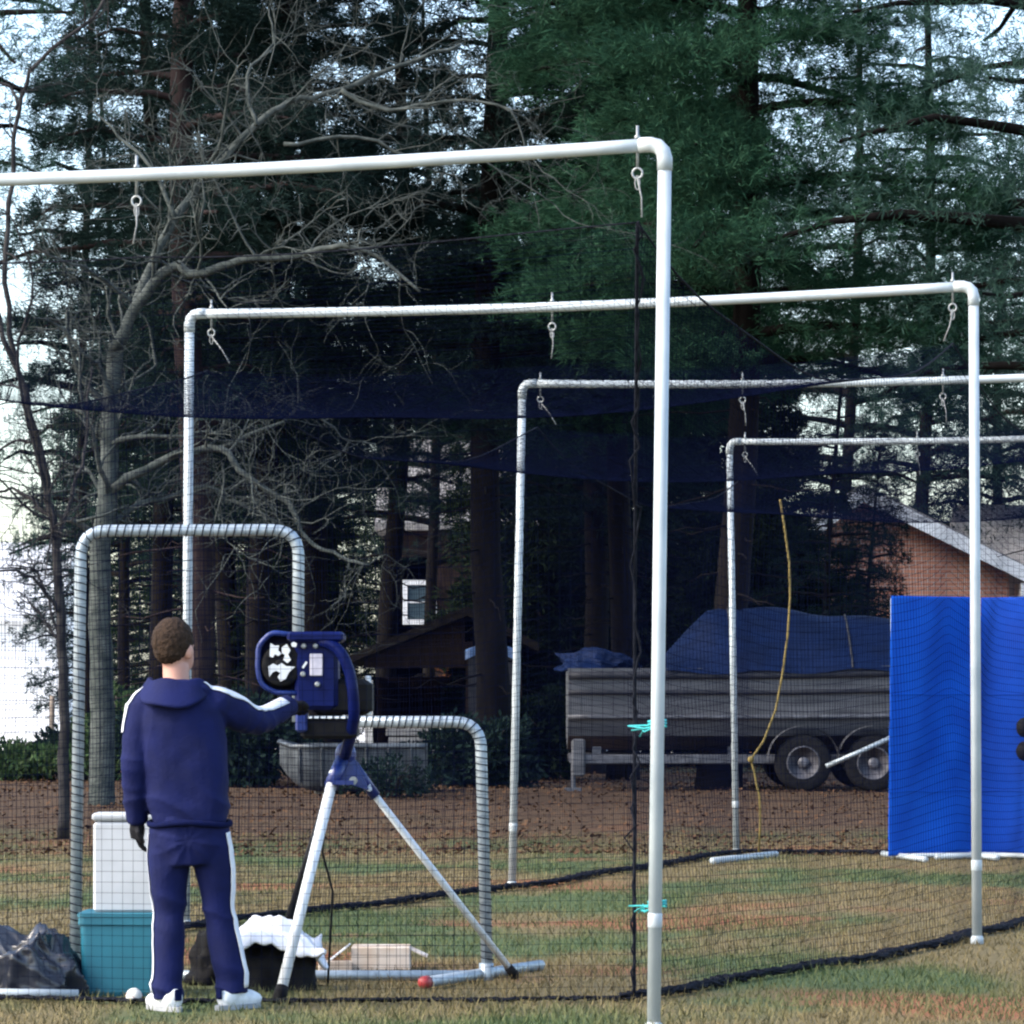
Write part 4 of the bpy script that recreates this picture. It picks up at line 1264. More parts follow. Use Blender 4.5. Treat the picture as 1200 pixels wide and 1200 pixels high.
# curved yoke
pp = [(404, 886, 17.52), (411, 862, 17.42), (415, 838, 17.33), (414, 812, 17.31), (410, 788, 17.31), (402, 768, 17.31), (391, 756, 17.32), (372, 750, 17.34)]
mb = MB(); mb.tube(rounded([P(x, y, yy) for x, y, yy in pp], .03, 3), .027, 12); build('yoke_arm', mb, M['mblue'], pm, True)
# body
yc = 17.42
def bxp(name, x0, y0, x1, y1, Y0, dy, m, bev=.012):
    a, b = P(x0, y0, Y0), P(x1, y1, Y0)
    mb = MB(); mb.rbox(((a.x + b.x) / 2, Y0 + dy / 2, (a.z + b.z) / 2), (abs(b.x - a.x), dy, abs(a.z - b.z)), bev)
    return build(name, mb, m, pm)
bd = bxp('wheel_housing', 345, 744, 396, 832, 17.34, .22, M['mblue'], .02)
bxp('top_plate', 336, 740, 402, 752, 17.30, .30, M['mblue'], .012)
bxp('motor', 366, 796, 436, 838, 17.36, .24, M['blackmetal'], .025)
bxp('battery_box', 352, 842, 418, 866, 17.38, .22, M['blackmetal'], .015)
o = bxp('control_plate', 363, 766, 378, 792, 17.328, .010, M['plate'], .003)
bxp('ball_chute', 428, 792, 434, 838, 17.40, .12, M['legwhite'], .004)
bxp('lower_bracket', 346, 830, 360, 858, 17.36, .14, M['mblue2'], .01)
for (x, y) in ((356, 757), (370, 757), (355, 790), (372, 802)):
    mb = MB(); mb.lathe(P(x, y, 17.326), (0, -1, 0), [(.013, -.02), (.013, .006), (.008, .011)], 8); build('bolt', mb, M['steel'], bd)
# throwing wheel in its guard hoop, left
wc = P(331, 780, 17.40)
mb = MB(); mb.lathe(wc, (0, 1, 0), [(.068, -.05), (.090, -.055), (.100, -.03), (.102, 0), (.100, .03), (.090, .055), (.068, .05)], 28)
tw = build('throwing_wheel', mb, M['rubber'], pm, True)
mb = MB(); mb.lathe(wc, (0, 1, 0), [(.070, -.045), (.064, -.050), (.050, -.035), (.030, -.055), (.012, -.057)], 24); build('hub', mb, M['blackmetal'], tw, True)
for em in ([(222, 322), (252, 340), (282, 338), (276, 372), (300, 396), (276, 412), (252, 400), (238, 424), (214, 414), (218, 366)],
           [(300, 352), (336, 328), (362, 372), (346, 402), (366, 440), (340, 462), (312, 440), (322, 404), (302, 392)],
           [(206, 486), (240, 466), (272, 480), (300, 462), (332, 484), (394, 488), (352, 526), (330, 572), (292, 592), (272, 560), (290, 532), (262, 516), (236, 528), (214, 560)]):
    mb = MB(); mb.prism([P(280 + x / 6, 700 + y / 6, 17.335) for x, y in em], (0, .008, 0)); build('white_emblem', mb, M['legwhite'], tw)
mb = MB(); mb.prism([P(280 + x / 6, 700 + y / 6, 17.30) for x, y in ((365, 325), (385, 312), (408, 325), (400, 350), (375, 348))], (0, .006, 0)); build('white_sticker', mb, M['legwhite'], bd)
mb = MB(); mb.prism([P(280 + x / 6, 700 + y / 6, 17.33) for x, y in ((440, 495), (470, 450), (482, 458), (455, 500))], (0, .008, 0)); build('white_sticker', mb, M['legwhite'], bd)
hoop = [P(350, 745, 17.36), P(318, 741, 17.36), P(303, 756, 17.36), P(302, 785, 17.36), P(306, 802, 17.36), P(322, 812, 17.36), P(350, 812, 17.36)]
mb = MB(); mb.tube(rounded(hoop, .03, 4), .013, 10); build('guard_hoop', mb, M['mblue2'], pm, True)
hoop2 = [p + Vector((0, .14, 0)) for p in hoop]
mb = MB(); mb.tube(rounded(hoop2, .03, 4), .013, 10); build('guard_hoop', mb, M['mblue2'], pm, True)
gs_ = rounded(hoop, .03, 4)
mb = MB()
mb.add([p for p in gs_] + [p + Vector((0, .14, 0)) for p in gs_], [(i, i + 1, len(gs_) + i + 1, len(gs_) + i) for i in range(len(gs_) - 1)])
mb.add([p + Vector((0, .13, 0)) for p in gs_], [tuple(range(len(gs_)))])
build('guard_sheet', mb, M['mblue'], pm)
# cable from the hub to the ground
cpts = [P(366, 1000, 17.9), P(384, 1060, 17.9)]
mb = MB(); mb.tube([P(396, 905, 17.7), P(380, 950, 17.85), P(378, 1000, 17.95), P(390, 1045, 18.0), G(P(384, 0, 18.0).x, 18.0, .012), G(P(372, 0, 18.05).x, 18.05, .012)], .006, 6); build('cable', mb, M['rubber'], pm, True)

# ------------------------------------------------------------------ the person
PX, PY = (235 - 600) / 266.0, 16.60
pg = G(PX, PY)
person = thing('person', pg, 'person in navy tracksuit with white stripes, back turned, reaching to the machine', 'person')
def q(px, py, dy=0.0):
    return Vector((PX + (px - 235) / 266.0, PY + dy, pg.z + (1186 - py) / 266.0))
def V3(c): return Vector(c)
def loft(mb, rings, n=20):
    """rings = (centre, rx, ry, power)"""
    vs_, fs = [], []
    for c, rx, ry in rings:
        for k in range(n):
            w = 2 * math.pi * k / n
            cx, sy = math.cos(w), math.sin(w)
            e = .82
            vs_.append(Vector(c) + Vector((rx * math.copysign(abs(cx) ** e, cx), ry * math.copysign(abs(sy) ** e, sy), 0)))
    for i in range(len(rings) - 1):
        for k in range(n):
            j = (k + 1) % n
            fs.append((i * n + k, i * n + j, (i + 1) * n + j, (i + 1) * n + k))
    fs.append(tuple(reversed(range(n)))); fs.append(tuple(range((len(rings) - 1) * n, len(rings) * n)))
    mb.add(vs_, fs)
shL, elL, wrL = q(166, 828), q(156, 902, -.03), q(158, 962, .05)
shR, elR, wrR = q(258, 824, .02), q(298, 849, .17), q(331, 828, .38)
hipL, knL, anL = q(199, 968), q(196, 1072, .02), q(196, 1168, -.02)
hipR, knR, anR = q(243, 968), q(255, 1072, .04), q(271, 1162, .06)
headc = q(203, 760, .02)
# one continuous body
mb = MB()
loft(mb, [(q(221, 990), .12, .08), (q(221, 960), .15, .10), (q(218, 920), .14, .095), (q(214, 880), .155, .10), (q(211, 840), .165, .105), (q(209, 818), .13, .085), (q(207, 806), .075, .065)])
mb.tube([q(207, 818), q(205, 800, .01), q(204, 780, .015)], [.068, .060, .058], 14)
HR = Matrix.Rotation(R(-30), 3, 'Z')                                    # head turned towards the machine
def hell(m_, off, rx, ry, rz, n, k): m_.ell(headc + HR @ Vector(off), rx, ry, rz, n, k, HR)
hell(mb, (0, -.005, .015), .079, .100, .106, 18, 12)
hell(mb, (0, .045, -.045), .060, .058, .075, 16, 10)           # jaw and face
hell(mb, (0, .108, -.020), .013, .020, .024, 8, 6)             # nose
hell(mb, (0, .096, .012), .045, .016, .012, 10, 6)             # brow
hell(mb, (0, .098, -.065), .026, .014, .010, 8, 6)             # mouth
for s_ in (-1, 1):
    hell(mb, (.084 * s_, -.002, -.018), .012, .024, .036, 10, 8)   # ears
mb.tube([shL, elL, wrL], [.050, .040, .030], 12); mb.tube([shR, elR, wrR], [.050, .042, .030], 12)
mb.tube([hipL, knL, anL], [.085, .058, .042], 12); mb.tube([hipR, knR, anR], [.085, .058, .042], 12)
body = fused('body', mb, M['skin'], person, .009, 3)
# eyes
for s_ in (-1, 1):
    mb = MB(); hell(mb, (.030 * s_, .096, .0), .012, .008, .008, 8, 6); build('eye', mb, M['rubber'], person)
# hair
mb = MB()
hell(mb, (0, -.016, .032), .090, .102, .106, 20, 14)
hell(mb, (0, -.042, -.012), .073, .068, .064, 18, 12)
hair = fused('hair', mb, M['hair'], person, .007, 3, [(.018, .010), (.008, .006)])
for v_ in hair.data.vertices:          # keep the face free: pull the front of the cap in
    w = HR.inverted() @ (v_.co + root_loc(person) - headc)
    if w.y > .035 and w.z < .060:
        w.y -= (w.y - .035) * 1.0; v_.co = HR @ w + headc - root_loc(person)
# jacket
mb = MB()
loft(mb, [(q(221, 972), .150, .112), (q(221, 962), .168, .124), (q(219, 948), .180, .132), (q(217, 915), .184, .132), (q(214, 880), .188, .135), (q(212, 850), .192, .135), (q(210, 832), .186, .125), (q(209, 818), .150, .105), (q(207, 808), .105, .088), (q(206, 800), .078, .074), (q(205, 796), .072, .070)], 26)
mb.ell(shL + Vector((.015, 0, .0)), .080, .085, .080); mb.ell(shR + Vector((-.02, 0, -.005)), .080, .085, .078)
mb.tube([shL, shL.lerp(elL, .5) + Vector((-.008, 0, 0)), elL, elL.lerp(wrL, .55), wrL, wrL.lerp(elL, -.06)], [.078, .071, .064, .058, .050, .040], 16)
mb.tube([shR + Vector((-.03, 0, 0)), shR.lerp(elR, .5) + Vector((0, 0, -.006)), elR, elR.lerp(wrR, .55), wrR, wrR.lerp(elR, -.08)], [.082, .074, .068, .060, .052, .040], 16)
# hood lying on the shoulders
mb.ell(q(178, 812, -.02), .055, .075, .035); mb.ell(q(232, 808, -.02), .055, .075, .035)
jacket = fused('jacket', mb, M['navy'], person, .0085, 4, [(.16, .016)])
def crease(o, fn):
    o_ = root_loc(person); me = o.data; n_ = [v_.normal.copy() for v_ in me.vertices]
    for v_, nn in zip(me.vertices, n_):
        v_.co += nn * fn(v_.co + o_)
    me.update()
def ridge(t): return 1 - 2 * abs(math.sin(t)) ** .75
def jfold(p):
    x, z = p.x - PX, p.z - pg.z
    d = .0045 * ridge(9 * x + 2.2 * z + 1.5 * math.sin(3 * z)) * float(sstep(1.42, 1.25, z))
    d += .007 * ridge(19 * z + 5 * x + 1.2 * math.sin(9 * x)) * math.exp(-((z - .90) / .075) ** 2)
    d += .005 * ridge(15 * (z + .8 * x) + 1) * math.exp(-((x - .06) / .10) ** 2) * float(sstep(1.1, 1.3, z))
    for e_, am in ((elR, .009), (elL, .008)):
        r_ = p - e_; d += am * ridge(38 * r_.length + 6 * r_.z) * math.exp(-(r_.length / .10) ** 2)
    r_ = p - (shR + Vector((.03, 0, -.06))); d += .007 * ridge(30 * r_.length + 4 * r_.x) * math.exp(-(r_.length / .10) ** 2)
    return d
crease(jacket, jfold)
# hood folded down on the back
mb = MB()
def hoodfn(u, v):
    a_ = R(-200 + 220 * u); rr_ = .098 + .055 * math.sin(math.pi * u) * v
    return q(206, 806, .0) + Vector((rr_ * 1.10 * math.cos(a_) - .012 * v, rr_ * .98 * math.sin(a_) - .03 * v * math.sin(math.pi * u), .028 - .125 * v * math.sin(math.pi * u) ** .8 + .006 * math.sin(u * 19)))
mb.grid(hoodfn, 30, 10)
ho = build('hood', mb, M['navy'], person, True)
ho.modifiers.new('t', 'SOLIDIFY').thickness = .022
sb_ = ho.modifiers.new('s', 'SUBSURF'); sb_.levels = 1; sb_.render_levels = 1
for c_, rx_, ry_, nm_ in ((q(221, 966), .178, .134, 'waistband'),):
    mb = MB(); mb.tube([c_ + Vector((rx_ * math.cos(w), ry_ * math.sin(w), .006 * math.sin(3 * w))) for w in np.linspace(0, 2 * math.pi, 41)], .014, 8, cap=False); build(nm_, mb, M['navydark'], jacket, True)
for w_, e_, rr_ in ((wrL, elL, .050), (wrR, elR, .050)):
    ax = (w_ - e_).normalized(); mb = MB(); mb.lathe(w_ - ax * .012, ax, [(rr_ - .012, -.03), (rr_, -.022), (rr_ - .002, .015), (rr_ - .012, .028), (rr_ - .02, .03)], 18); build('cuff', mb, M['navydark'], jacket, True)
# trousers
mb = MB()
loft(mb, [(q(220, 1015), .12, .10), (q(221, 990), .168, .122), (q(221, 965), .160, .118), (q(220, 940), .145, .108)], 24)
mb.tube([hipL, hipL.lerp(knL, .5) + Vector((-.006, 0, 0)), knL, knL.lerp(anL, .6), anL + Vector((0, 0, .015)), anL + Vector((0, 0, -.02))], [.098, .090, .074, .070, .072, .066], 18)
mb.tube([hipR, hipR.lerp(knR, .5) + Vector((.006, 0, 0)), knR, knR.lerp(anR, .6), anR + Vector((0, 0, .015)), anR + Vector((0, 0, -.02))], [.098, .090, .076, .074, .078, .070], 18)
pants = fused('trousers', mb, M['navy'], person, .0085, 4, [(.18, .014)])
def pfold(p):
    x, z = p.x - PX, p.z - pg.z; d = 0
    for k_, a_ in ((knL, anL), (knR, anR)):
        if abs(p.x - (k_.x + a_.x) / 2) < .13:
            d += .006 * ridge(21 * z + 7 * x) * math.exp(-((z - .44) / .09) ** 2)
            d += .009 * ridge(26 * z + 9 * (x - k_.x) + 1.0) * math.exp(-((z - .11) / .07) ** 2)
    r_ = p - q(221, 985); d += .006 * ridge(5 * math.atan2(r_.z, r_.x) + 6 * r_.length) * math.exp(-(r_.length / .16) ** 2)
    d += .0035 * ridge(11 * x + 1.5 * z)
    return d
crease(pants, pfold)
# white stripes laid on the cloth
def ribbon(name, target, pts, outs, width, m, off=.004):
    """pts: path inside the garment, outs: outward direction at each; sits on the garment's surface"""
    o_ = root_loc(person)
    bv = BVHTree.FromPolygons([v_.co.copy() for v_ in target.data.vertices], [tuple(p_.vertices) for p_ in target.data.polygons])
    P_, O_ = [], []
    for i in range(len(pts) - 1):
        for k in range(8):
            P_.append(Vector(pts[i]).lerp(Vector(pts[i + 1]), k / 8)); O_.append(Vector(outs[i]).lerp(Vector(outs[i + 1]), k / 8).normalized())
    P_.append(Vector(pts[-1])); O_.append(Vector(outs[-1]).normalized())
    vs_, fs = [], []; nW = 4
    for i, (p_, d_) in enumerate(zip(P_, O_)):
        t_ = (P_[min(i + 1, len(P_) - 1)] - P_[max(i - 1, 0)]).normalized(); s_ = d_.cross(t_).normalized()
        for k in range(nW + 1):
            e_ = p_ + s_ * width * (k / nW - .5)
            hit = bv.ray_cast(e_ - o_ + d_ * .25, -d_, .3)
            h_ = hit[0] if hit[0] is not None else (e_ - o_ + d_ * .06)
            vs_.append(h_ + o_ + d_ * off)
    for i in range(len(P_) - 1):
        for k in range(nW):
            fs.append((i * (nW + 1) + k, i * (nW + 1) + k + 1, (i + 1) * (nW + 1) + k + 1, (i + 1) * (nW + 1) + k))
    mb = MB(); mb.add(vs_, fs)
    r_ = build(name, mb, m, target, True)
    md = r_.modifiers.new('thick', 'SOLIDIFY'); md.thickness = .003
    return r_
up = Vector((0, -.55, 1)); 
ribbon('shoulder_stripe', jacket, [q(228, 808), q(246, 815, .01), shR, shR.lerp(elR, .5), elR.lerp(shR, .1), elR.lerp(wrR, .35), elR.lerp(wrR, .7), wrR.lerp(elR, .04)], [(.25, -.6, 1), (.25, -.55, 1), (.25, -.5, 1), (.25, -.5, 1), (.1, -.7, 1), (-.1, -.9, .8), (-.1, -1, .6), (-.1, -1, .5)], .050, M['white_cloth'])
ribbon('shoulder_stripe', jacket, [q(188, 806), q(176, 815, 0), shL + Vector((.01, 0, 0)), shL.lerp(elL, .3), shL.lerp(elL, .42)], [(-.45, -.3, 1), (-.5, -.3, 1), (-.8, -.35, .7), (-1, -.3, .1), (-1, -.3, .0)], .038, M['white_cloth'])
ribbon('leg_stripe', pants, [q(243, 976), hipR.lerp(knR, .35), hipR.lerp(knR, .7), knR, knR.lerp(anR, .5), anR + Vector((0, 0, .01))], [(1, -.42, 0)] * 6, .034, M['white_cloth'])
ribbon('leg_stripe', pants, [hipL.lerp(knL, .1), hipL.lerp(knL, .5), knL, knL.lerp(anL, .5), anL + Vector((0, 0, .01))], [(-1, .05, 0), (-1, .0, 0), (-1, -.1, 0), (-1, -.22, 0), (-1, -.25, 0)], .032, M['white_cloth'])
# gloved hands: palm and five fingers, closed as they are
def hand(wr, d, palmdir, curl, side):
    """d: direction the hand points, palmdir: where the palm faces"""
    d = Vector(d).normalized(); pdn = Vector(palmdir); pdn = (pdn - d * pdn.dot(d)).normalized(); s_ = d.cross(pdn).normalized() * side
    mb = MB()
    mb.tube([wr - d * .03, wr + d * .01, wr + d * .045, wr + d * .085], [.027, .030, .036, .030], 12)
    k0 = wr + d * .082
    for i, (ln, off) in enumerate(((.068, .030), (.076, .010), (.070, -.010), (.056, -.029))):
        p_ = k0 + s_ * off; pts = [p_ - d * .03, p_]; dd = d.copy(); 
        for j, fr_ in enumerate((.42, .32, .26)):
            dd = (dd * math.cos(curl) + pdn * math.sin(curl)).normalized()
            pdl = (pdn * math.cos(curl * (j + 1)) - d * math.sin(curl * (j + 1)))
            pts.append(pts[-1] + dd * ln * fr_)
        mb.tube(pts, [.012, .0125, .0115, .0105, .0085], 8)
    p_ = wr + d * .025 + s_ * .030
    mb.tube([p_, p_ + d * .022 + s_ * .022, p_ + d * .050 + s_ * .026 + pdn * .012, p_ + d * .072 + s_ * .020 + pdn * .024], [.014, .0135, .012, .009], 8)
    return fused('gloved_hand', mb, M['glove'], person, .0055, 2)
hand(wrL, (-.02, .18, -1), (1, .2, 0), .38, 1)
hand(wrR, (.35, 1, -.05), (.3, -.1, -1), .32, -1)
# trainers
def shoe(an, dirv, nm_i):
    d = Vector((dirv[0], dirv[1], 0)).normalized(); s_ = Vector((-d.y, d.x, 0))
    g = G(an.x, an.y); h = g - d * .055
    mb = MB()
    mb.ell(h + d * .02 + Vector((0, 0, .055)), .048, .055, .055, 14, 10, Matrix.Rotation(math.atan2(d.y, d.x) - math.pi / 2, 3, 'Z'))
    mb.tube([h + Vector((0, 0, .04)), h + d * .08 + Vector((0, 0, .048)), h + d * .16 + Vector((0, 0, .040)), h + d * .215 + Vector((0, 0, .034))], [.040, .046, .043, .028], 14)
    mb.tube([h + d * .02 + Vector((0, 0, .05)), an + d * .01 + Vector((0, 0, .035))], [.048, .044], 14)
    so_ = fused('shoe', mb, M['shoe'], person, .008, 3)
    for v_ in so_.data.vertices:
        if v_.co.z + root_loc(person).z < g.z + .012: v_.co.z = g.z + .012 - root_loc(person).z
    mb = MB(); n = 20; pts = []
    for k in range(n):
        w = 2 * math.pi * k / n; a = math.cos(w); b = math.sin(w)
        pts.append(h + d * (.085 + .142 * a) + s_ * (.046 + .006 * a) * b)
    mb.prism([Vector((p.x, p.y, g.z + .001)) for p in pts], (0, 0, .022)); build('sole', mb, M['sole'], so_)
    mb = MB(); mb.rbox(h - d * .036 + Vector((0, 0, .075)), (.036, .012, .05), .005, Matrix.Rotation(math.atan2(d.y, d.x) - math.pi / 2, 3, 'Z')); build('heel_tab', mb, M['navydark'], so_)
shoe(anL, (-.55, .8), 0); shoe(anR, (.62, .75), 1)

# ------------------------------------------------------------------ things on the ground by the person
def lump(name, loc, rx, ry, rz, seed, n=40, m=24, amp=.25, sharp=3.0):
    r = random.Random(seed); ks = [(Vector((r.gauss(0, 1), r.gauss(0, 1), r.gauss(0, 1))) * sharp, r.uniform(0, 6)) for _ in range(7)]
    mb = MB(); vs_, fs = [], []
    for i in range(m + 1):
        th = math.pi * i / m * .56
        for k in range(n):
            w = 2 * math.pi * k / n
            u = Vector((math.sin(th) * math.cos(w), math.sin(th) * math.sin(w), math.cos(th)))
            f = 1 + amp * sum(1 - 2 * abs(math.sin(u.dot(kk) + ph)) for kk, ph in ks) / 7 * 1.6
            p = Vector((u.x * rx * f, u.y * ry * f, max(u.z, 0) * rz * f))
            if th > 1.5: p.z = 0
            vs_.append(Vector(loc) + p)
    for i in range(m):
        for k in range(n):
            j = (k + 1) % n; fs.append((i * n + k, (i + 1) * n + k, (i + 1) * n + j, i * n + j))
    mb.add(vs_, fs); return mb
bgc = P(45, 0, 17.42)
bag = build('plastic_bag', crumpled(G(bgc.x - .04, 17.42, .0), .36, .25, .37, 12), M['bag'], None, True, G(bgc.x, 17.42, .0))
tag(bag, 'crumpled shiny black plastic bag heaped at the left edge', 'bag')
mb = MB(); mb.tube([G(P(-60, 0, 17.14).x, 17.14, .03), G(P(92, 0, 17.14).x, 17.14, .03)], .021, 12)
tag(build('white_pipe', mb, M['pipe'], None, True, G(P(0, 0, 17.14).x, 17.14, .0)), 'short white pipe lying in front of the black bag', 'pipe')
# teal bin with a white box standing on it
Yk = 17.42
ta, tb = P(93, 0, Yk).x, P(184, 0, Yk).x
tz1 = P(0, 1070, Yk).z
bin_ = thing('storage_bin', G((ta + tb) / 2, Yk + .17), 'teal plastic bin beside the person', 'bin')
mb = MB()
gk = float(gz((ta + tb) / 2, Yk))
vs_ = []
def rr_ring(x0, x1, y0, y1, z, r=.03, n=4):
    out = []
    for cx, cy, a0 in ((x1 - r, y0 + r, -90), (x1 - r, y1 - r, 0), (x0 + r, y1 - r, 90), (x0 + r, y0 + r, 180)):
        for k in range(n + 1):
            w = R(a0 + 90 * k / n); out.append(Vector((cx + r * math.cos(w), cy + r * math.sin(w), z)))
    return out
def ringloft(rings, cap0=True, cap1=True):
    mb = MB(); n = len(rings[0]); vs_ = [p for r in rings for p in r]; fs = []
    for i in range(len(rings) - 1):
        for k in range(n):
            j = (k + 1) % n; fs.append((i * n + k, i * n + j, (i + 1) * n + j, (i + 1) * n + k))
    if cap0: fs.append(tuple(reversed(range(n))))
    if cap1: fs.append(tuple(range((len(rings) - 1) * n, len(rings) * n)))
    return mb.add(vs_, fs)
rg = []
for z, e in ((gk, .018), (gk + .02, .010), (tz1 - .06, 0), (tz1 - .055, -.008), (tz1 - .02, -.008)):
    rg.append(rr_ring(ta + e, tb - e, Yk + e, Yk + .34 - e, z))
build('body', ringloft(rg), M['teal'], bin_)
build('lid', ringloft([rr_ring(ta - .012, tb + .012, Yk - .012, Yk + .352, tz1 - .018), rr_ring(ta - .012, tb + .012, Yk - .012, Yk + .352, tz1 - .004), rr_ring(ta, tb, Yk, Yk + .34, tz1)]), M['teal'], bin_)
wa, wb = P(109, 0, Yk + .05).x, P(186, 0, Yk + .05).x
wz = P(0, 953, Yk + .05).z
wbx = thing('foam_box', (.5 * (wa + wb), Yk + .17, tz1), 'white upright box standing on the teal bin', 'box')
mb = MB(); mb.rbox((.5 * (wa + wb), Yk + .16, (tz1 + wz) / 2 - .02), (wb - wa, .22, wz - tz1 - .042), .012); build('box', mb, M['whitebox'], wbx)
mb = MB(); mb.rbox((.5 * (wa + wb), Yk + .16, wz - .018), (wb - wa + .012, .232, .036), .010); build('lid', mb, M['whitebox'], wbx)
# black sports bag with a white cloth over it
cbp = P(325, 0, 17.95)
cg = G(cbp.x, 17.95)
tag(build('sports_bag', lump('sb', cg, .21, .17, .27, 9, 40, 22, .16, 2.2), M['blackbag'], None, True, cg), 'black nylon bag on the grass behind the tripod legs', 'bag')
mb = MB()
rs = random.Random(4)
def cloth(u, v):
    a = (u - .5) * 2; b = (v - .5) * 2
    x = cg.x + a * .225 + .02 * math.sin(b * 5); y = cg.y - .06 + b * .16
    z = cg.z + .325 - (.12 + .05 * math.sin(b * 3 + 1)) * abs(a + .1) ** 1.8 - .09 * max(0, -b) ** 1.3 + .020 * math.sin(a * 4.3 + b * 3) + .015 * math.sin(b * 7 - a * 5 + 2 * math.sin(a * 3)) + .008 * math.sin(a * 17 + b * 9)
    return (x, y, z)
mb.grid(cloth, 30, 20)
clo = build('white_cloth', mb, M['white_cloth'], None, True, cg + Vector((0, 0, .25)))
clo.modifiers.new('t', 'SOLIDIFY').thickness = .012
tag(clo, 'rumpled white cloth thrown over the black bag', 'cloth')
gbp = P(255, 0, 18.3); gbg = G(gbp.x, 18.3)
tag(build('dark_bag', lump('db', gbg, .17, .14, .28, 14, 32, 20, .3, 3), M['blackbag'], None, True, gbg), 'dark bag on the grass seen between the person\'s legs', 'bag')
# cardboard box, open, and its flap
kx = P(440, 0, 19.1)
kg = G(kx.x, 19.1)
cbx = thing('cardboard_box', kg, 'flattened tan cardboard box on the grass inside the screen', 'box')
mb = MB(); mb.rbox((kg.x + .03, kg.y, kg.z + .065), (.30, .22, .12), .006); build('body', mb, M['card'], cbx)
mb = MB(); mb.box((kg.x - .19, kg.y - .03, kg.z + .085), (.15, .2, .006), Matrix.Rotation(R(-38), 3, 'Y')); build('flap', mb, M['whitebox'], cbx)
mb = MB(); mb.box((kg.x + .215, kg.y, kg.z + .095), (.11, .2, .006), Matrix.Rotation(R(25), 3, 'Y')); build('flap', mb, M['card'], cbx)
mb = MB(); mb.box((kg.x - .20, kg.y - .12, kg.z + .03), (.16, .1, .05), Matrix.Rotation(R(8), 3, 'Z')); build('insert', mb, M['card'], cbx)
# baseball by the left shoe
bb = G(P(157, 0, 16.95).x, 16.95, .037)
ballt = thing('baseball', bb, 'white baseball on the grass beside the left shoe', 'ball')
mb = MB(); mb.ell(bb, .037, .037, .037, 18, 12); build('cover', mb, M['ball'], ballt, True)
mb = MB(); mb.tube([bb + Vector((.0375 * math.cos(w) * math.cos(.5 * math.sin(2 * w)), .0375 * math.sin(w) * math.cos(.5 * math.sin(2 * w)), .0375 * math.sin(.5 * math.sin(2 * w)))) for w in np.linspace(0, 6.283, 40)], .0012, 4, cap=False); build('seam', mb, M['red'], ballt)

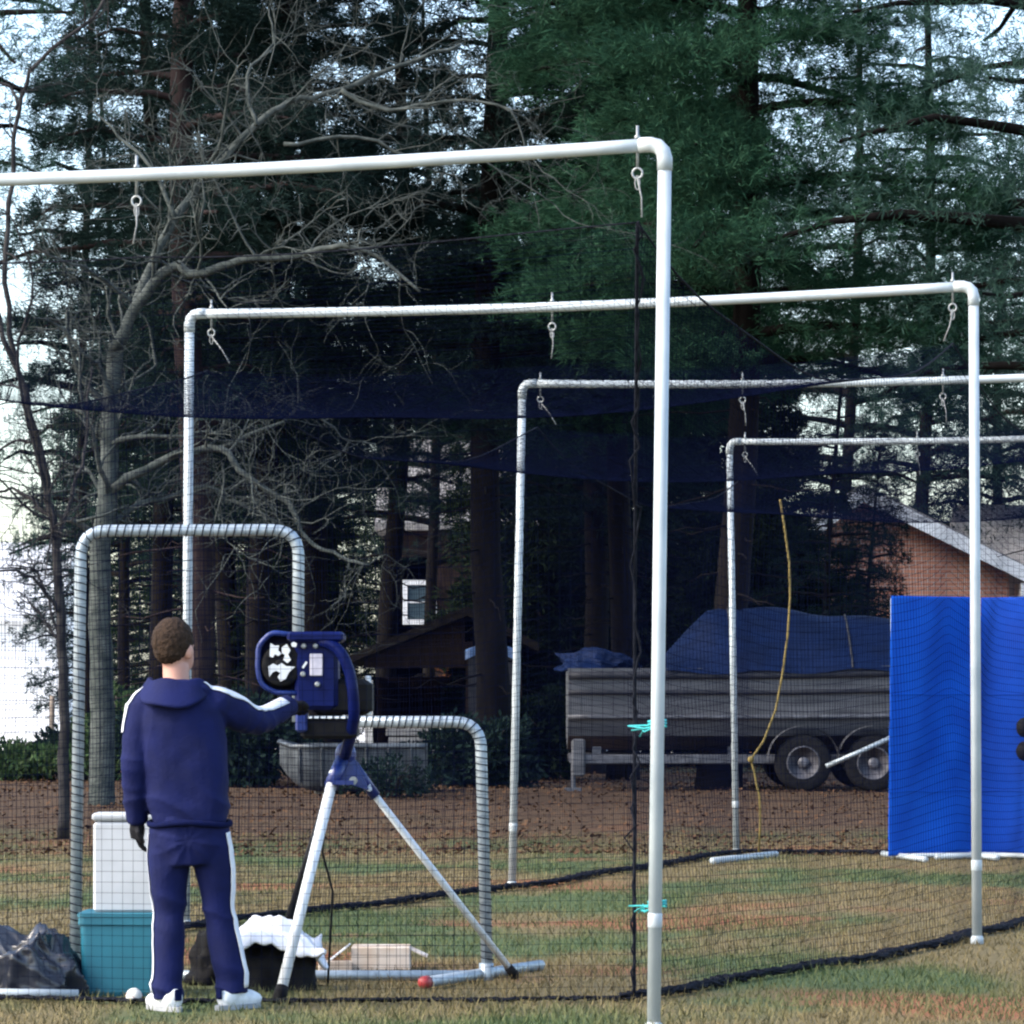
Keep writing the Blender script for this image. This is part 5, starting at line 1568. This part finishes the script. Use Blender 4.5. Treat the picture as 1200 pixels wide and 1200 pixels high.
# ------------------------------------------------------------------ blue screens at the far end
def blue_screen(x0, x1, Y0, Y1, m, label):
    a, b = P(x0, 0, Y0), P(x1, 0, Y1)
    A = Vector((a.x, Y0, 0)); B = Vector((b.x, Y1, 0))
    d = (B - A).normalized(); nrm = Vector((d.y, -d.x, 0))
    zt = P(0, 699, (Y0 + Y1) / 2).z
    t = thing('backstop_screen', G(A.x, A.y), label, 'screen', 'blue tarp backstop screens')
    W = (B - A).length
    r = random.Random(int(x0))
    ph = [r.uniform(0, 6) for _ in range(6)]
    def fn(u, v):
        z = .05 + (zt - .05) * v
        rip = .010 * math.sin(u * 4.1 + ph[1] + 1.7 * math.sin(v * 2.3 + ph[0])) + .007 * math.sin(u * 11 + 3 * math.sin(v * 3.1 + ph[2]) + ph[4]) * (.4 + .6 * v) \
            + .004 * math.sin(v * 23 + 2.5 * math.sin(u * 4 + ph[5])) * math.sin(u * 5 + v * 6 + ph[3]) ** 2 + .004 * (1 - 2 * abs(math.sin(u * 7 - v * 5 + ph[2]))) * math.sin(v * 4 + ph[0]) ** 2
        edge = -.02 * (1 - v) * (1 if u < .5 else 0) * (1 - 2 * u if u < .5 else 0)
        p = A + d * (W * u + edge) + nrm * (.035 + rip)
        return (p.x, p.y, z + .008 * math.sin(u * 13 + ph[3]) * (1 - v))
    mb = MB(); mb.grid(fn, 30, 90)
    o = build('tarp', mb, m, t, True)
    mdf = o.modifiers.new('t', 'SOLIDIFY'); mdf.thickness = .006
    for u in (.07, .93):
        g = A + d * W * u - nrm * .03
        mb = MB(); mb.tube([Vector((g.x, g.y, .0)), Vector((g.x, g.y, zt - .02))], .021, 10); build('post', mb, M['pipe'], t, True)
        f0 = A + d * W * (u * .9 + .05) 
        mb = MB(); e0 = f0 + nrm * .75 - d * .20; e1 = f0 - nrm * .45 + d * .12
        mb.tube([Vector((e0.x, e0.y, .042)), Vector((e1.x, e1.y, .042))], .025, 10); build('foot', mb, M['pipe'], t, True)
    for zz in (.048, zt - .02):
        p0 = A + d * .05 + nrm * (.20 if zz < .1 else -.02); p1 = B - d * .05 + nrm * (.20 if zz < .1 else -.02)
        mb = MB(); mb.tube([Vector((p0.x, p0.y, zz)), Vector((p1.x, p1.y, zz))], .021, 10); build('rail', mb, M['pipe'], t, True)
    for k, v in enumerate((.245, .62)):
        sm = MB(); sm.tube([Vector(fn(i / 24, v)) + nrm * .002 for i in range(25)], .006, 5); build('seam', sm, m, o)
    return t
blue_screen(1041, 1147, 32.1, 32.5, M['bluetarp'], 'bright blue tarp screen left of the second frame post')
blue_screen(1151, 1300, 32.45, 31.8, M['bluetarp_shaded'], 'blue tarp screen in a painted shade tone at the right edge beside the second frame post')
# black bag strap ends hanging against it
kb = P(1206, 868, 31.6)
hb = thing('black_backpack', (kb.x, kb.y, kb.z - .25), 'black bag hanging against the shade-toned blue screen, cut by the right edge', 'bag')
mb = MB(); mb.rbox((kb.x + .16, 31.75, kb.z), (.30, .16, .46), .05); build('body', mb, M['blackbag'], hb)
for dz in (.14, -.06):
    mb = MB(); mb.ell((kb.x - .02, 31.72, kb.z + dz - .03), .075, .06, .085); build('pocket', mb, M['blackbag'], hb, True)
mb = MB(); mb.tube([(kb.x + .05, 31.75, kb.z + .2), (kb.x + .1, 31.80, kb.z + .6), (kb.x + .16, 31.92, 2.26), (kb.x + .22, 31.80, kb.z + .6), (kb.x + .27, 31.75, kb.z + .2)], .012, 6); build('strap', mb, M['blackbag'], hb)
# white pipe lying near the far post
mb = MB(); a = P(835, 0, 31.5); b = P(909, 0, 32.9)
mb.tube([G(a.x, 31.5, .03), G(b.x, 32.9, .03)], .03, 10)
tag(build('white_pipe', mb, M['pipe'], None, True, G(a.x, 31.5, 0)), 'white pipe lying on the grass below the yellow rope', 'pipe')
